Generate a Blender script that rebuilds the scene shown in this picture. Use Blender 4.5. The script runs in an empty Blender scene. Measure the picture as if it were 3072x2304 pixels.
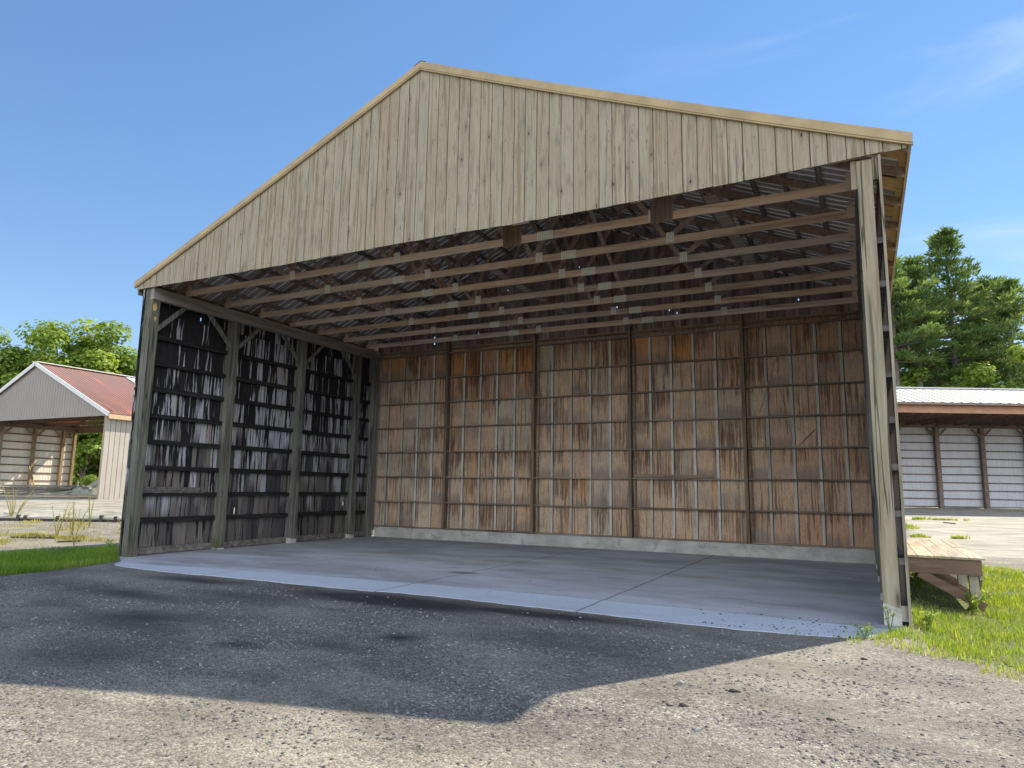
import bpy, math, random
from mathutils import Vector, Matrix
R = math.radians
rng = random.Random(7)
C = bpy.context.scene.collection

# ------------------------------------------------------------------ helpers
def tag(o, label=None, cat=None, group=None, kind=None):
    if label: o['label'] = label
    if cat: o['category'] = cat
    if group: o['group'] = group
    if kind: o['kind'] = kind
    return o

def empty(name, loc, label, cat, group=None, rz=0.0):
    o = bpy.data.objects.new(name, None); C.objects.link(o)
    o.location = loc; o.rotation_euler.z = rz; o.empty_display_size = .3
    return tag(o, label, cat, group)

class MB:
    """collects faces; every face carries two random numbers (rnd, cell)"""
    def __init__(s): s.v = []; s.f = []; s.r = []; s.c = []
    def face(s, idx, r=0.5, c=0.5): s.f.append(idx); s.r.append(r); s.c.append(c)
    def poly(s, pts, r=.5, c=.5):
        n = len(s.v); s.v += [tuple(p) for p in pts]; s.face(tuple(range(n, n+len(pts))), r, c)
    def hexa(s, p, r=None, c=None):
        """p: 8 points, bottom ring 0-3, top ring 4-7"""
        r = rng.random() if r is None else r; c = rng.random() if c is None else c
        n = len(s.v); s.v += [tuple(q) for q in p]
        for q in ((3,2,1,0),(4,5,6,7),(0,1,5,4),(1,2,6,5),(2,3,7,6),(3,0,4,7)):
            s.face(tuple(n+i for i in q), r, c)
    def box(s, x0, y0, z0, x1, y1, z1, r=None, c=None):
        s.hexa([(x0,y0,z0),(x1,y0,z0),(x1,y1,z0),(x0,y1,z0),(x0,y0,z1),(x1,y0,z1),(x1,y1,z1),(x0,y1,z1)], r, c)
    def beam(s, a, b, w, h, up=(0,0,1), r=None, c=None, w2=None, h2=None):
        a = Vector(a); b = Vector(b); d = (b-a).normalized(); up = Vector(up)
        sx = d.cross(up)
        if sx.length < 1e-4: sx = d.cross(Vector((0,1,0)))
        sx.normalize(); uz = sx.cross(d)
        w2 = w if w2 is None else w2; h2 = h if h2 is None else h2
        p = []
        for q, ww, hh in ((a,w,h),(b,w2,h2)):
            p += [q-sx*ww/2-uz*hh/2, q+sx*ww/2-uz*hh/2, q+sx*ww/2+uz*hh/2, q-sx*ww/2+uz*hh/2]
        s.hexa(p, r, c)
    def tube(s, pts, rad, n=7, r=None):
        r = rng.random() if r is None else r
        rings = []
        for i, p in enumerate(pts):
            p = Vector(p)
            d = (Vector(pts[min(i+1, len(pts)-1)])-Vector(pts[max(i-1, 0)])).normalized()
            u = d.cross(Vector((0,1,0)) if abs(d.y) < .9 else Vector((1,0,0))).normalized(); w = d.cross(u)
            k = len(s.v)
            for j in range(n):
                a = 2*math.pi*j/n
                s.v.append(tuple(p+(u*math.cos(a)+w*math.sin(a))*rad[i]))
            rings.append(k)
        for i in range(len(rings)-1):
            for j in range(n):
                s.face((rings[i]+j, rings[i]+(j+1)%n, rings[i+1]+(j+1)%n, rings[i+1]+j), r, r)
        s.face(tuple(rings[0]+j for j in range(n))[::-1], r, r); s.face(tuple(rings[-1]+j for j in range(n)), r, r)
    def mesh(s, name, mat, smooth=False):
        me = bpy.data.meshes.new(name)
        me.from_pydata(s.v, [], s.f); me.validate(clean_customdata=False)
        if len(me.polygons) == len(s.r):
            for nm, vals in (('rnd', s.r), ('cell', s.c)):
                a = me.attributes.new(nm, 'FLOAT', 'FACE'); a.data.foreach_set('value', vals)
        if smooth: me.polygons.foreach_set('use_smooth', [True]*len(me.polygons))
        me.materials.append(mat); me.update()
        return me
    def build(s, name, mat, parent=None, smooth=False, loc=None):
        return link(name, s.mesh(name, mat, smooth), parent, loc)

def link(name, me, parent=None, loc=None):
    o = bpy.data.objects.new(name, me); C.objects.link(o)
    if loc: o.location = loc
    if parent is not None:
        o.parent = parent
        if loc is None:                      # mesh written in world coordinates
            if parent.type == 'EMPTY': o.matrix_parent_inverse = Matrix.Translation(-Vector(parent.location))
    return o

# ------------------------------------------------------------------ material helpers
def new_mat(name):
    m = bpy.data.materials.new(name); m.use_nodes = True
    nt = m.node_tree; nt.nodes.clear()
    out = nt.nodes.new('ShaderNodeOutputMaterial'); b = nt.nodes.new('ShaderNodeBsdfPrincipled')
    nt.links.new(b.outputs[0], out.inputs[0])
    return m, nt, b, out
def nd(nt, typ, **kw):
    n = nt.nodes.new('ShaderNode'+typ)
    for k, v in kw.items():
        if k.startswith('_'): setattr(n, k[1:], v)
    return n
def ln(nt, a, b): nt.links.new(a, b)
def val(nt, sock, v):
    if hasattr(v, 'is_output'): nt.links.new(v, sock)
    else: sock.default_value = v
def mth(nt, op, a, b=None, c=None, clamp=False):
    n = nt.nodes.new('ShaderNodeMath'); n.operation = op; n.use_clamp = clamp
    val(nt, n.inputs[0], a)
    if b is not None: val(nt, n.inputs[1], b)
    if c is not None: val(nt, n.inputs[2], c)
    return n.outputs[0]
def mix(nt, f, a, b, bt='MIX'):
    n = nt.nodes.new('ShaderNodeMix'); n.data_type = 'RGBA'; n.blend_type = bt
    val(nt, n.inputs[0], f)
    for s, v in ((n.inputs[6], a), (n.inputs[7], b)):
        if hasattr(v, 'is_output'): nt.links.new(v, s)
        else: s.default_value = (*v, 1) if len(v) == 3 else v
    return n.outputs[2]
def ramp(nt, f, stops, interp='LINEAR'):
    n = nt.nodes.new('ShaderNodeValToRGB'); n.color_ramp.interpolation = interp
    e = n.color_ramp.elements
    while len(e) < len(stops): e.new(0.5)
    for x, (p, c) in zip(e, stops):
        x.position = p; x.color = (*c, 1) if not isinstance(c, (int, float)) else (c, c, c, 1)
    nt.links.new(f, n.inputs[0]); return n.outputs[0]
def mrange(nt, v, a, b, c=0., d=1., smooth=True):
    n = nt.nodes.new('ShaderNodeMapRange'); n.interpolation_type = 'SMOOTHSTEP' if smooth else 'LINEAR'
    val(nt, n.inputs[0], v); val(nt, n.inputs[1], a); val(nt, n.inputs[2], b); val(nt, n.inputs[3], c); val(nt, n.inputs[4], d)
    return n.outputs[0]
def noise(nt, vec, scale=1., detail=3., rough=.55, dist=0., out=0):
    n = nt.nodes.new('ShaderNodeTexNoise'); nt.links.new(vec, n.inputs['Vector'])
    n.inputs['Scale'].default_value = scale; n.inputs['Detail'].default_value = detail
    n.inputs['Roughness'].default_value = rough; n.inputs['Distortion'].default_value = dist
    return n.outputs[out]
def voro(nt, vec, scale, feature='F1', out='Distance'):
    n = nt.nodes.new('ShaderNodeTexVoronoi'); n.feature = feature; nt.links.new(vec, n.inputs['Vector'])
    n.inputs['Scale'].default_value = scale; return n.outputs[out]
def position(nt): return nt.nodes.new('ShaderNodeNewGeometry').outputs['Position']
def objco(nt): return nt.nodes.new('ShaderNodeTexCoord').outputs['Object']
def vscale(nt, v, s):
    n = nt.nodes.new('ShaderNodeVectorMath'); n.operation = 'MULTIPLY'; nt.links.new(v, n.inputs[0]); n.inputs[1].default_value = s
    return n.outputs[0]
def vadd(nt, a, b):
    n = nt.nodes.new('ShaderNodeVectorMath'); n.operation = 'ADD'; nt.links.new(a, n.inputs[0])
    if hasattr(b, 'is_output'): nt.links.new(b, n.inputs[1])
    else: n.inputs[1].default_value = b
    return n.outputs[0]
def attr(nt, nm):
    n = nt.nodes.new('ShaderNodeAttribute'); n.attribute_name = nm; return n.outputs['Fac']
def comb(nt, x, y, z):
    n = nt.nodes.new('ShaderNodeCombineXYZ')
    for s, v in zip(n.inputs, (x, y, z)): val(nt, s, v)
    return n.outputs[0]
def sep(nt, v):
    n = nt.nodes.new('ShaderNodeSeparateXYZ'); nt.links.new(v, n.inputs[0]); return n.outputs
def bump(nt, h, b, strength=.4, dist=.01):
    n = nt.nodes.new('ShaderNodeBump'); n.inputs['Strength'].default_value = strength; n.inputs['Distance'].default_value = dist
    nt.links.new(h, n.inputs['Height']); nt.links.new(n.outputs[0], b.inputs['Normal'])
def hsv(nt, col, v=1., s=1., h=.5):
    n = nt.nodes.new('ShaderNodeHueSaturation'); val(nt, n.inputs['Hue'], h); val(nt, n.inputs['Saturation'], s); val(nt, n.inputs['Value'], v)
    nt.links.new(col, n.inputs['Color']); return n.outputs[0]

def wood(name, dark, mid, light, stretch, knots=0., stain=None, stain_amt=0., tint=.35, rough=.85, specks=0., checks=0.):
    """grain runs along the axis whose stretch is smallest; every board (rnd) has its own tone"""
    m, nt, b, out = new_mat(name)
    p = position(nt); r = attr(nt, 'rnd'); c = attr(nt, 'cell')
    off = comb(nt, mth(nt, 'MULTIPLY', r, 37.), mth(nt, 'MULTIPLY', r, 91.), mth(nt, 'MULTIPLY', r, 53.))
    q = vadd(nt, p, off)
    g = noise(nt, vscale(nt, q, stretch), 1., 6., .65, .6)
    col = ramp(nt, g, [(.28, dark), (.48, mid), (.72, light)])
    fine = noise(nt, vscale(nt, q, tuple(k*3.2 for k in stretch)), 1., 4., .7)
    col = mix(nt, mrange(nt, fine, .54, .80, 0, .42), col, tuple(k*.55 for k in dark))
    if stain_amt:
        sn = noise(nt, vscale(nt, q, tuple(k*.28 for k in stretch)), 1., 4., .6, 1.2)
        col = mix(nt, mth(nt, 'MULTIPLY', mrange(nt, sn, .54, .64), stain_amt), col, stain)
    if knots:
        kd = voro(nt, vscale(nt, q, tuple(min(k, 7.)*.5+.5 for k in stretch)), 1.)
        kn = mrange(nt, kd, .045, .11, 1., 0.)
        col = mix(nt, mth(nt, 'MULTIPLY', kn, knots), col, tuple(k*.35 for k in dark))
        halo = mrange(nt, kd, .08, .24, 1., 0.)
        col = mix(nt, mth(nt, 'MULTIPLY', halo, knots*.45), col, dark)
    if specks:
        sp = voro(nt, vscale(nt, q, (9, 9, 9)), 1.)
        col = mix(nt, mth(nt, 'MULTIPLY', mrange(nt, sp, .05, .09, 1., 0.), specks), col, tuple(k*.3 for k in dark))
    if checks:
        cn = noise(nt, vscale(nt, q, tuple(k*.9 if k > 2 else k*.35 for k in stretch)), 1., 2., .4, .2)
        on = noise(nt, vscale(nt, q, (2, 2, .8)), 1., 1., .5)
        ck = mth(nt, 'MULTIPLY', mrange(nt, mth(nt, 'ABSOLUTE', mth(nt, 'SUBTRACT', cn, .5)), .010, .028, 1., 0.), mrange(nt, on, .42, .55))
        col = mix(nt, mth(nt, 'MULTIPLY', ck, checks), col, tuple(k*.25 for k in dark))
    col = hsv(nt, col, v=mth(nt, 'ADD', mth(nt, 'MULTIPLY', c, tint), 1.-tint*.55), s=mth(nt, 'ADD', mth(nt, 'MULTIPLY', r, .5), .75))
    ln(nt, col, b.inputs['Base Color']); b.inputs['Roughness'].default_value = rough
    b.inputs['Specular IOR Level'].default_value = .25
    bump(nt, mth(nt, 'ADD', g, mth(nt, 'MULTIPLY', fine, .5)), b, .35, .006)
    return m

def plain(name, col, rough=.6, metal=0., var=.2, scale=3., spec=.4):
    m, nt, b, out = new_mat(name)
    p = position(nt); n1 = noise(nt, p, scale, 5., .6)
    c = mix(nt, mrange(nt, n1, .3, .7), tuple(k*(1-var) for k in col), tuple(min(1, k*(1+var)) for k in col))
    ln(nt, c, b.inputs['Base Color']); b.inputs['Roughness'].default_value = rough; b.inputs['Metallic'].default_value = metal
    b.inputs['Specular IOR Level'].default_value = spec
    return m

def gable_mat():
    m, nt, b, out = new_mat('weathered_gable_boards')
    p = position(nt); x, y, z = sep(nt, p); r = attr(nt, 'rnd'); c = attr(nt, 'cell')
    o = mth(nt, 'MULTIPLY', r, 97.)
    def q(sx, sz, k=0.): return comb(nt, mth(nt, 'ADD', mth(nt, 'MULTIPLY', x, sx), o), mth(nt, 'ADD', o, k), mth(nt, 'MULTIPLY', z, sz))
    g = noise(nt, q(26, .9), 1., 5., .65, .4)
    col = ramp(nt, g, [(.28, (.20,.182,.137)), (.5, (.272,.253,.20)), (.74, (.335,.315,.258))])
    col = mix(nt, mth(nt, 'MULTIPLY', c, .45), col, (.285,.285,.262))                       # some boards silvered
    col = mix(nt, mrange(nt, r, .72, .95, 0., .4), col, (.27,.215,.155))                     # some pinkish
    w = noise(nt, q(14, .45, 5.), 1., 4., .6, .8)
    col = mix(nt, mrange(nt, w, .53, .62, 0., .7), col, (.185,.142,.098))                   # brown wash stains
    d = noise(nt, q(17, 1.9, 9.), 1., 5., .7, 1.)
    col = mix(nt, mrange(nt, d, .55, .67, 0., .65), col, (.135,.13,.118))                    # grey mildew
    k = voro(nt, q(4.4, 1.6, 2.), 1.)
    col = mix(nt, mrange(nt, k, .10, .30, .5, 0.), col, (.15,.135,.115)); col = mix(nt, mrange(nt, k, .035, .075, .95, 0.), col, (.035,.03,.026))
    n2 = voro(nt, q(9.5, 5.5, 4.), 1.)
    col = mix(nt, mrange(nt, n2, .05, .09, .65, 0.), col, (.06,.052,.045))
    zz = mth(nt, 'ABSOLUTE', mth(nt, 'SUBTRACT', mth(nt, 'FRACT', mth(nt, 'DIVIDE', mth(nt, 'SUBTRACT', z, 6.30), .62)), .5))
    nr = mth(nt, 'MULTIPLY', mrange(nt, zz, .462, .475), mrange(nt, voro(nt, q(16, 1.6, 7.), 1.), .10, .17, 1., 0.))
    col = mix(nt, mth(nt, 'MULTIPLY', nr, .75), col, (.07,.05,.035))
    sp = noise(nt, q(30, .55, 11.), 1., 2., .4)
    col = mix(nt, mth(nt, 'MULTIPLY', mrange(nt, mth(nt, 'ABSOLUTE', mth(nt, 'SUBTRACT', sp, .5)), .006, .016, 1., 0.), mrange(nt, d, .5, .62, 0., .7)), col, (.07,.06,.05))
    f = noise(nt, q(75, 2.2, 3.), 1., 3., .7)
    fm = mrange(nt, f, .3, .7, .90, 1.08)
    col = mix(nt, 1., col, comb(nt, fm, fm, fm), 'MULTIPLY')
    col = mix(nt, 1., col, (1.06, .995, .865), 'MULTIPLY')
    ln(nt, col, b.inputs['Base Color']); b.inputs['Roughness'].default_value = .85; b.inputs['Specular IOR Level'].default_value = .2
    bump(nt, g, b, .3, .005)
    return m

# ------------------------------------------------------------------ materials
M = {}
M['gable'] = gable_mat() if True else wood('weathered_gable_boards', (.185,.165,.122), (.272,.25,.196), (.325,.302,.245), (9, 9, .8), knots=1., stain=(.195,.155,.105), stain_amt=.55, tint=.11, specks=.75)
M['post'] = wood('grey_post_timber', (.12,.105,.08), (.25,.225,.17), (.335,.305,.24), (11, 11, .7), knots=.8, checks=.8, tint=.2, stain=(.17,.14,.09), stain_amt=.35)
M['left_post'] = wood('mossy_left_post', (.05,.05,.042), (.125,.122,.098), (.215,.21,.17), (12, 12, .7), knots=.7, checks=.8, tint=.2, stain=(.09,.125,.11), stain_amt=.5)
M['old_post'] = wood('old_dark_post_timber', (.05,.046,.04), (.135,.13,.11), (.27,.265,.225), (14, 14, .6), knots=.5, checks=.8, tint=.3, stain=(.05,.075,.06), stain_amt=.5)
M['beam_y'] = wood('smoked_beam_timber', (.075,.068,.06), (.19,.172,.15), (.31,.285,.25), (12, .7, 12), tint=.3)
M['girt_y'] = wood('black_girt_timber', (.006,.006,.006), (.016,.015,.015), (.04,.038,.036), (14, .8, 14), tint=.3)
M['truss'] = wood('truss_lumber', (.34,.25,.185), (.60,.465,.36), (.70,.57,.455), (.8, 12, 12), knots=.3, tint=.3, stain=(.12,.09,.07), stain_amt=.3)
M['web'] = wood('dark_web_lumber', (.15,.105,.08), (.31,.225,.175), (.42,.32,.26), (9, 9, 9), tint=.4)
M['purlin'] = wood('purlin_lumber', (.085,.062,.05), (.18,.135,.11), (.27,.21,.175), (12, .7, 12), tint=.4)
M['girt_x'] = wood('brown_girt_lumber', (.085,.062,.048), (.20,.155,.12), (.33,.26,.20), (.8, 12, 12), tint=.4)
M['stud'] = wood('greyed_stud_strip', (.24,.23,.20), (.43,.41,.36), (.56,.54,.485), (12, 12, .9), tint=.4, specks=1.)
M['back_post'] = wood('brown_back_post', (.075,.055,.04), (.18,.135,.10), (.30,.235,.17), (14, 14, .8), tint=.3)
M['dark_gable'] = wood('dark_back_gable_boards', (.11,.082,.072), (.27,.205,.18), (.46,.38,.34), (11, 11, .5), tint=.7)
M['tan'] = plain('tan_painted_trim', (.325,.24,.12), .45, 0., .16, 2.2)
M['tan_wood'] = wood('bare_tan_soffit', (.26,.17,.085), (.45,.31,.16), (.55,.40,.23), (2, 12, 12), tint=.3)
M['dark_cap'] = plain('dark_ridge_metal', (.03,.03,.032), .5, .3)
M['plate'] = None
M['deck'] = wood('deck_planks', (.19,.15,.105), (.34,.285,.21), (.47,.415,.33), (10, .8, 10), knots=.3, tint=.35)
M['dock'] = wood('red_brown_dock_timber', (.07,.045,.03), (.155,.10,.07), (.23,.165,.115), (.9, 10, 10), tint=.3)
M['dock_leg'] = wood('grey_dock_leg', (.14,.125,.10), (.33,.30,.24), (.46,.43,.36), (10, 10, .9), tint=.3)
M['lumber'] = wood('grey_lumber', (.05,.046,.042), (.13,.12,.11), (.24,.225,.20), (1.2, 9, 9), tint=.5)
M['tie'] = wood('pale_wall_timber', (.17,.155,.12), (.31,.29,.225), (.43,.405,.33), (1.2, 1.2, 9), tint=.3)
M['tiedark'] = wood('dark_short_post', (.03,.026,.022), (.06,.05,.045), (.10,.09,.08), (9, 9, 1), tint=.3)

def side_wall_mat():
    m, nt, b, out = new_mat('charred_weathered_wall_boards')
    p = position(nt); x, y, z = sep(nt, p); r = attr(nt, 'rnd'); c = attr(nt, 'cell')
    off = mth(nt, 'MULTIPLY', c, 40.)
    q = comb(nt, mth(nt, 'ADD', mth(nt, 'MULTIPLY', y, 16.), off), 0., mth(nt, 'MULTIPLY', z, .7))
    warp = noise(nt, comb(nt, mth(nt, 'MULTIPLY', y, 5.), off, mth(nt, 'MULTIPLY', z, 2.2)), 1., 3., .5)
    q = vadd(nt, q, comb(nt, mth(nt, 'MULTIPLY', warp, 1.3), 0., 0.))
    s = noise(nt, q, 1., 3., .5, .3)
    th = mrange(nt, z, 1.6, 5.2, .37, .615, False)
    th = mth(nt, 'ADD', th, mth(nt, 'MULTIPLY', mth(nt, 'SUBTRACT', r, .5), .42))
    pale = mrange(nt, mth(nt, 'SUBTRACT', s, th), -.02, .035)
    grain = noise(nt, comb(nt, mth(nt, 'MULTIPLY', y, 60.), off, mth(nt, 'MULTIPLY', z, 1.6)), 1., 4., .7)
    dark = ramp(nt, grain, [(.3, (.006,.006,.007)), (.7, (.034,.031,.031))])
    light = mix(nt, mrange(nt, grain, .38, .62), (.20,.20,.22), (.54,.545,.58))
    warm = mix(nt, mrange(nt, noise(nt, comb(nt, mth(nt, 'MULTIPLY', y, 4.), off, mth(nt, 'MULTIPLY', z, .5)), 1., 2.), .60, .66), light, (.36,.31,.27))
    # the lowest metre and a half is plain grey-brown
    low = ramp(nt, grain, [(.3, (.10,.088,.078)), (.7, (.25,.225,.20))])
    lown = mth(nt, 'ADD', z, mth(nt, 'MULTIPLY', mth(nt, 'SUBTRACT', c, .5), 2.4))
    low = mix(nt, mrange(nt, r, .15, .75), (.05,.05,.056), low)
    lf = mrange(nt, lown, 1.7, 2.4, 1., 0.)
    upper = mix(nt, pale, dark, warm)
    lowmix = mix(nt, mrange(nt, s, .40, .47), dark, low)
    col = mix(nt, lf, upper, lowmix)
    ln(nt, col, b.inputs['Base Color']); b.inputs['Roughness'].default_value = .85; b.inputs['Specular IOR Level'].default_value = .2
    bump(nt, grain, b, .3, .005)
    return m
M['side_wall'] = side_wall_mat()

def plywood_mat():
    m, nt, b, out = new_mat('water_stained_plywood')
    p = position(nt); x, y, z = sep(nt, p); r = attr(nt, 'rnd'); c = attr(nt, 'cell')
    o1 = mth(nt, 'MULTIPLY', r, 61.)
    base = ramp(nt, c, [(0., (.40,.365,.31)), (.2, (.55,.465,.36)), (.36, (.45,.40,.32)), (.5, (.54,.41,.295)), (.64, (.46,.335,.25)), (.78, (.50,.32,.22)), (.9, (.55,.30,.15)), (1., (.62,.40,.21))])
    # contour figure of rotary-cut veneer
    wv = comb(nt, mth(nt, 'ADD', mth(nt, 'MULTIPLY', x, 9.), o1), o1, mth(nt, 'MULTIPLY', z, 1.6))
    n1 = noise(nt, wv, 1., 2., .5, 1.0)
    fig = mth(nt, 'FRACT', mth(nt, 'MULTIPLY', n1, 9.))
    figd = mrange(nt, mth(nt, 'ABSOLUTE', mth(nt, 'SUBTRACT', fig, .5)), .05, .42, .84, 1.06)
    gr = noise(nt, comb(nt, mth(nt, 'MULTIPLY', x, 55.), o1, mth(nt, 'MULTIPLY', z, 3.)), 1., 4., .7)
    col = mix(nt, 1., base, comb(nt, figd, figd, figd), 'MULTIPLY')
    g2 = mrange(nt, gr, .25, .75, .84, 1.14)
    col = mix(nt, 1., col, comb(nt, g2, g2, g2), 'MULTIPLY')
    # run-down stains below every girt, and a dull tide mark at the foot of each panel row
    v = mth(nt, 'FRACT', mth(nt, 'DIVIDE', mth(nt, 'SUBTRACT', z, .354), .8119))
    cid = mth(nt, 'FLOOR', mth(nt, 'DIVIDE', mth(nt, 'SUBTRACT', z, .354), .8119))
    cz = mth(nt, 'MULTIPLY', cid, 7.3)
    wx = mth(nt, 'ADD', x, mth(nt, 'MULTIPLY', mth(nt, 'SUBTRACT', noise(nt, vscale(nt, p, (6, 1, 3)), 1., 3.), .5), .06))
    big = noise(nt, comb(nt, mth(nt, 'MULTIPLY', x, .9), 3., mth(nt, 'MULTIPLY', z, .7)), 1., 3., .55)
    L = noise(nt, comb(nt, mth(nt, 'ADD', mth(nt, 'MULTIPLY', wx, 12.), o1), cz, 0.), 1., 4., .65)
    L = mth(nt, 'ADD', mth(nt, 'MULTIPLY', mth(nt, 'SUBTRACT', L, .5), 3.6), mth(nt, 'MULTIPLY', mth(nt, 'SUBTRACT', big, .42), 2.4))
    wn = nt.nodes.new('ShaderNodeTexWhiteNoise'); wn.noise_dimensions = '2D'; ln(nt, comb(nt, o1, cz, 0.), wn.inputs['Vector']); h1 = wn.outputs['Value']
    L = mth(nt, 'ADD', L, mth(nt, 'MULTIPLY', mth(nt, 'SUBTRACT', h1, .62), 1.5))
    drip = mrange(nt, mth(nt, 'SUBTRACT', L, mth(nt, 'SUBTRACT', 1., v)), -.16, .30)
    ds = noise(nt, comb(nt, mth(nt, 'ADD', mth(nt, 'MULTIPLY', wx, 34.), o1), cz, mth(nt, 'MULTIPLY', z, 1.2)), 1., 4., .7)
    col = mix(nt, mth(nt, 'MULTIPLY', drip, mrange(nt, ds, .32, .62, .10, .78)), col, (.095,.044,.028))
    vs_ = noise(nt, comb(nt, mth(nt, 'ADD', mth(nt, 'MULTIPLY', wx, 22.), o1), 9., mth(nt, 'MULTIPLY', z, .5)), 1., 4., .6)
    vs2 = mth(nt, 'ADD', vs_, mth(nt, 'MULTIPLY', mth(nt, 'SUBTRACT', big, .5), .55))
    col = mix(nt, mrange(nt, vs2, .50, .62, 0., .74), col, (.10,.058,.042))
    wh = noise(nt, comb(nt, mth(nt, 'ADD', mth(nt, 'MULTIPLY', wx, 17.), 31.), 2., mth(nt, 'MULTIPLY', z, .35)), 1., 4., .6)
    col = mix(nt, mrange(nt, wh, .60, .70, 0., .5), col, (.56,.50,.42))
    dr = noise(nt, comb(nt, mth(nt, 'ADD', mth(nt, 'MULTIPLY', wx, 9.), o1), cz, 4.), 1., 4., .6)
    tide = mth(nt, 'SUBTRACT', v, mth(nt, 'MULTIPLY', dr, .62))
    tide = mth(nt, 'ADD', tide, mrange(nt, mth(nt, 'ABSOLUTE', mth(nt, 'SUBTRACT', h1, .5)), .05, .3, -.08, .42))
    col = mix(nt, mrange(nt, tide, -.20, .12, .62, 0.), col, (.20,.172,.15))
    col = mix(nt, mrange(nt, noise(nt, vscale(nt, p, (.7, 1, 1.1)), 1., 4., .6, .5), .5, .66, 0., .45), col, (.27,.245,.215))
    gl = noise(nt, comb(nt, mth(nt, 'ADD', mth(nt, 'MULTIPLY', x, 7.), o1), o1, mth(nt, 'MULTIPLY', z, .8)), 1., 2., .5, .5)
    glow = mth(nt, 'MULTIPLY', mrange(nt, gl, .60, .66), mrange(nt, c, .3, .5))
    col = mix(nt, mth(nt, 'MULTIPLY', glow, .34), col, (.56,.35,.15))
    ns = voro(nt, comb(nt, mth(nt, 'MULTIPLY', x, 11.), o1, mth(nt, 'MULTIPLY', z, 9.)), 1.)
    col = mix(nt, mrange(nt, ns, .07, .12, .75, 0.), col, (.035,.024,.018))
    col = mix(nt, 1., hsv(nt, col, .97, 1.12), (1.02, .97, .93), 'MULTIPLY')
    ln(nt, col, b.inputs['Base Color']); b.inputs['Roughness'].default_value = .8; b.inputs['Specular IOR Level'].default_value = .25
    bump(nt, gr, b, .2, .004)
    return m
M['plywood'] = plywood_mat()

def corrugated_mat(name, c1, c2, metal, rough):
    m, nt, b, out = new_mat(name)
    p = position(nt); n1 = noise(nt, vscale(nt, p, (.8, 4, .8)), 1., 5., .65)
    col = ramp(nt, n1, [(.3, c1), (.7, c2)])
    ln(nt, col, b.inputs['Base Color']); b.inputs['Metallic'].default_value = metal
    ln(nt, mrange(nt, n1, .2, .8, rough-.1, rough+.12), b.inputs['Roughness'])
    return m
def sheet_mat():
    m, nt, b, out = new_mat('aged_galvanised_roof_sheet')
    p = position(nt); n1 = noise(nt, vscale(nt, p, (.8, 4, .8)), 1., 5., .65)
    col = ramp(nt, n1, [(.3, (.27,.225,.21)), (.7, (.42,.365,.35))])      # flats kept dark; front rib flanks painted pale as light catching them
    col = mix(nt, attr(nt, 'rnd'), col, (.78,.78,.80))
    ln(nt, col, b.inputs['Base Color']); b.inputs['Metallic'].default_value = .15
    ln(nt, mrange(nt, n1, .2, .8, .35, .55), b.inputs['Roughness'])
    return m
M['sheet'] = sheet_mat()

def gusset_mat():
    m, nt, b, out = new_mat('galvanised_nail_plate')
    p = objco(nt); x, y, z = sep(nt, p)
    st = mth(nt, 'FRACT', mth(nt, 'MULTIPLY', x, 24.))
    n1 = noise(nt, p, 9., 3.)
    col = mix(nt, mth(nt, 'MULTIPLY', mrange(nt, mth(nt, 'ABSOLUTE', mth(nt, 'SUBTRACT', st, .5)), .1, .3), .55), (.80,.80,.70), (.50,.49,.42))
    col = mix(nt, mrange(nt, n1, .4, .75, 0, .4), col, (.50,.44,.35))
    ln(nt, col, b.inputs['Base Color']); b.inputs['Metallic'].default_value = 0.; b.inputs['Roughness'].default_value = .5
    return m
M['plate'] = gusset_mat()

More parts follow.
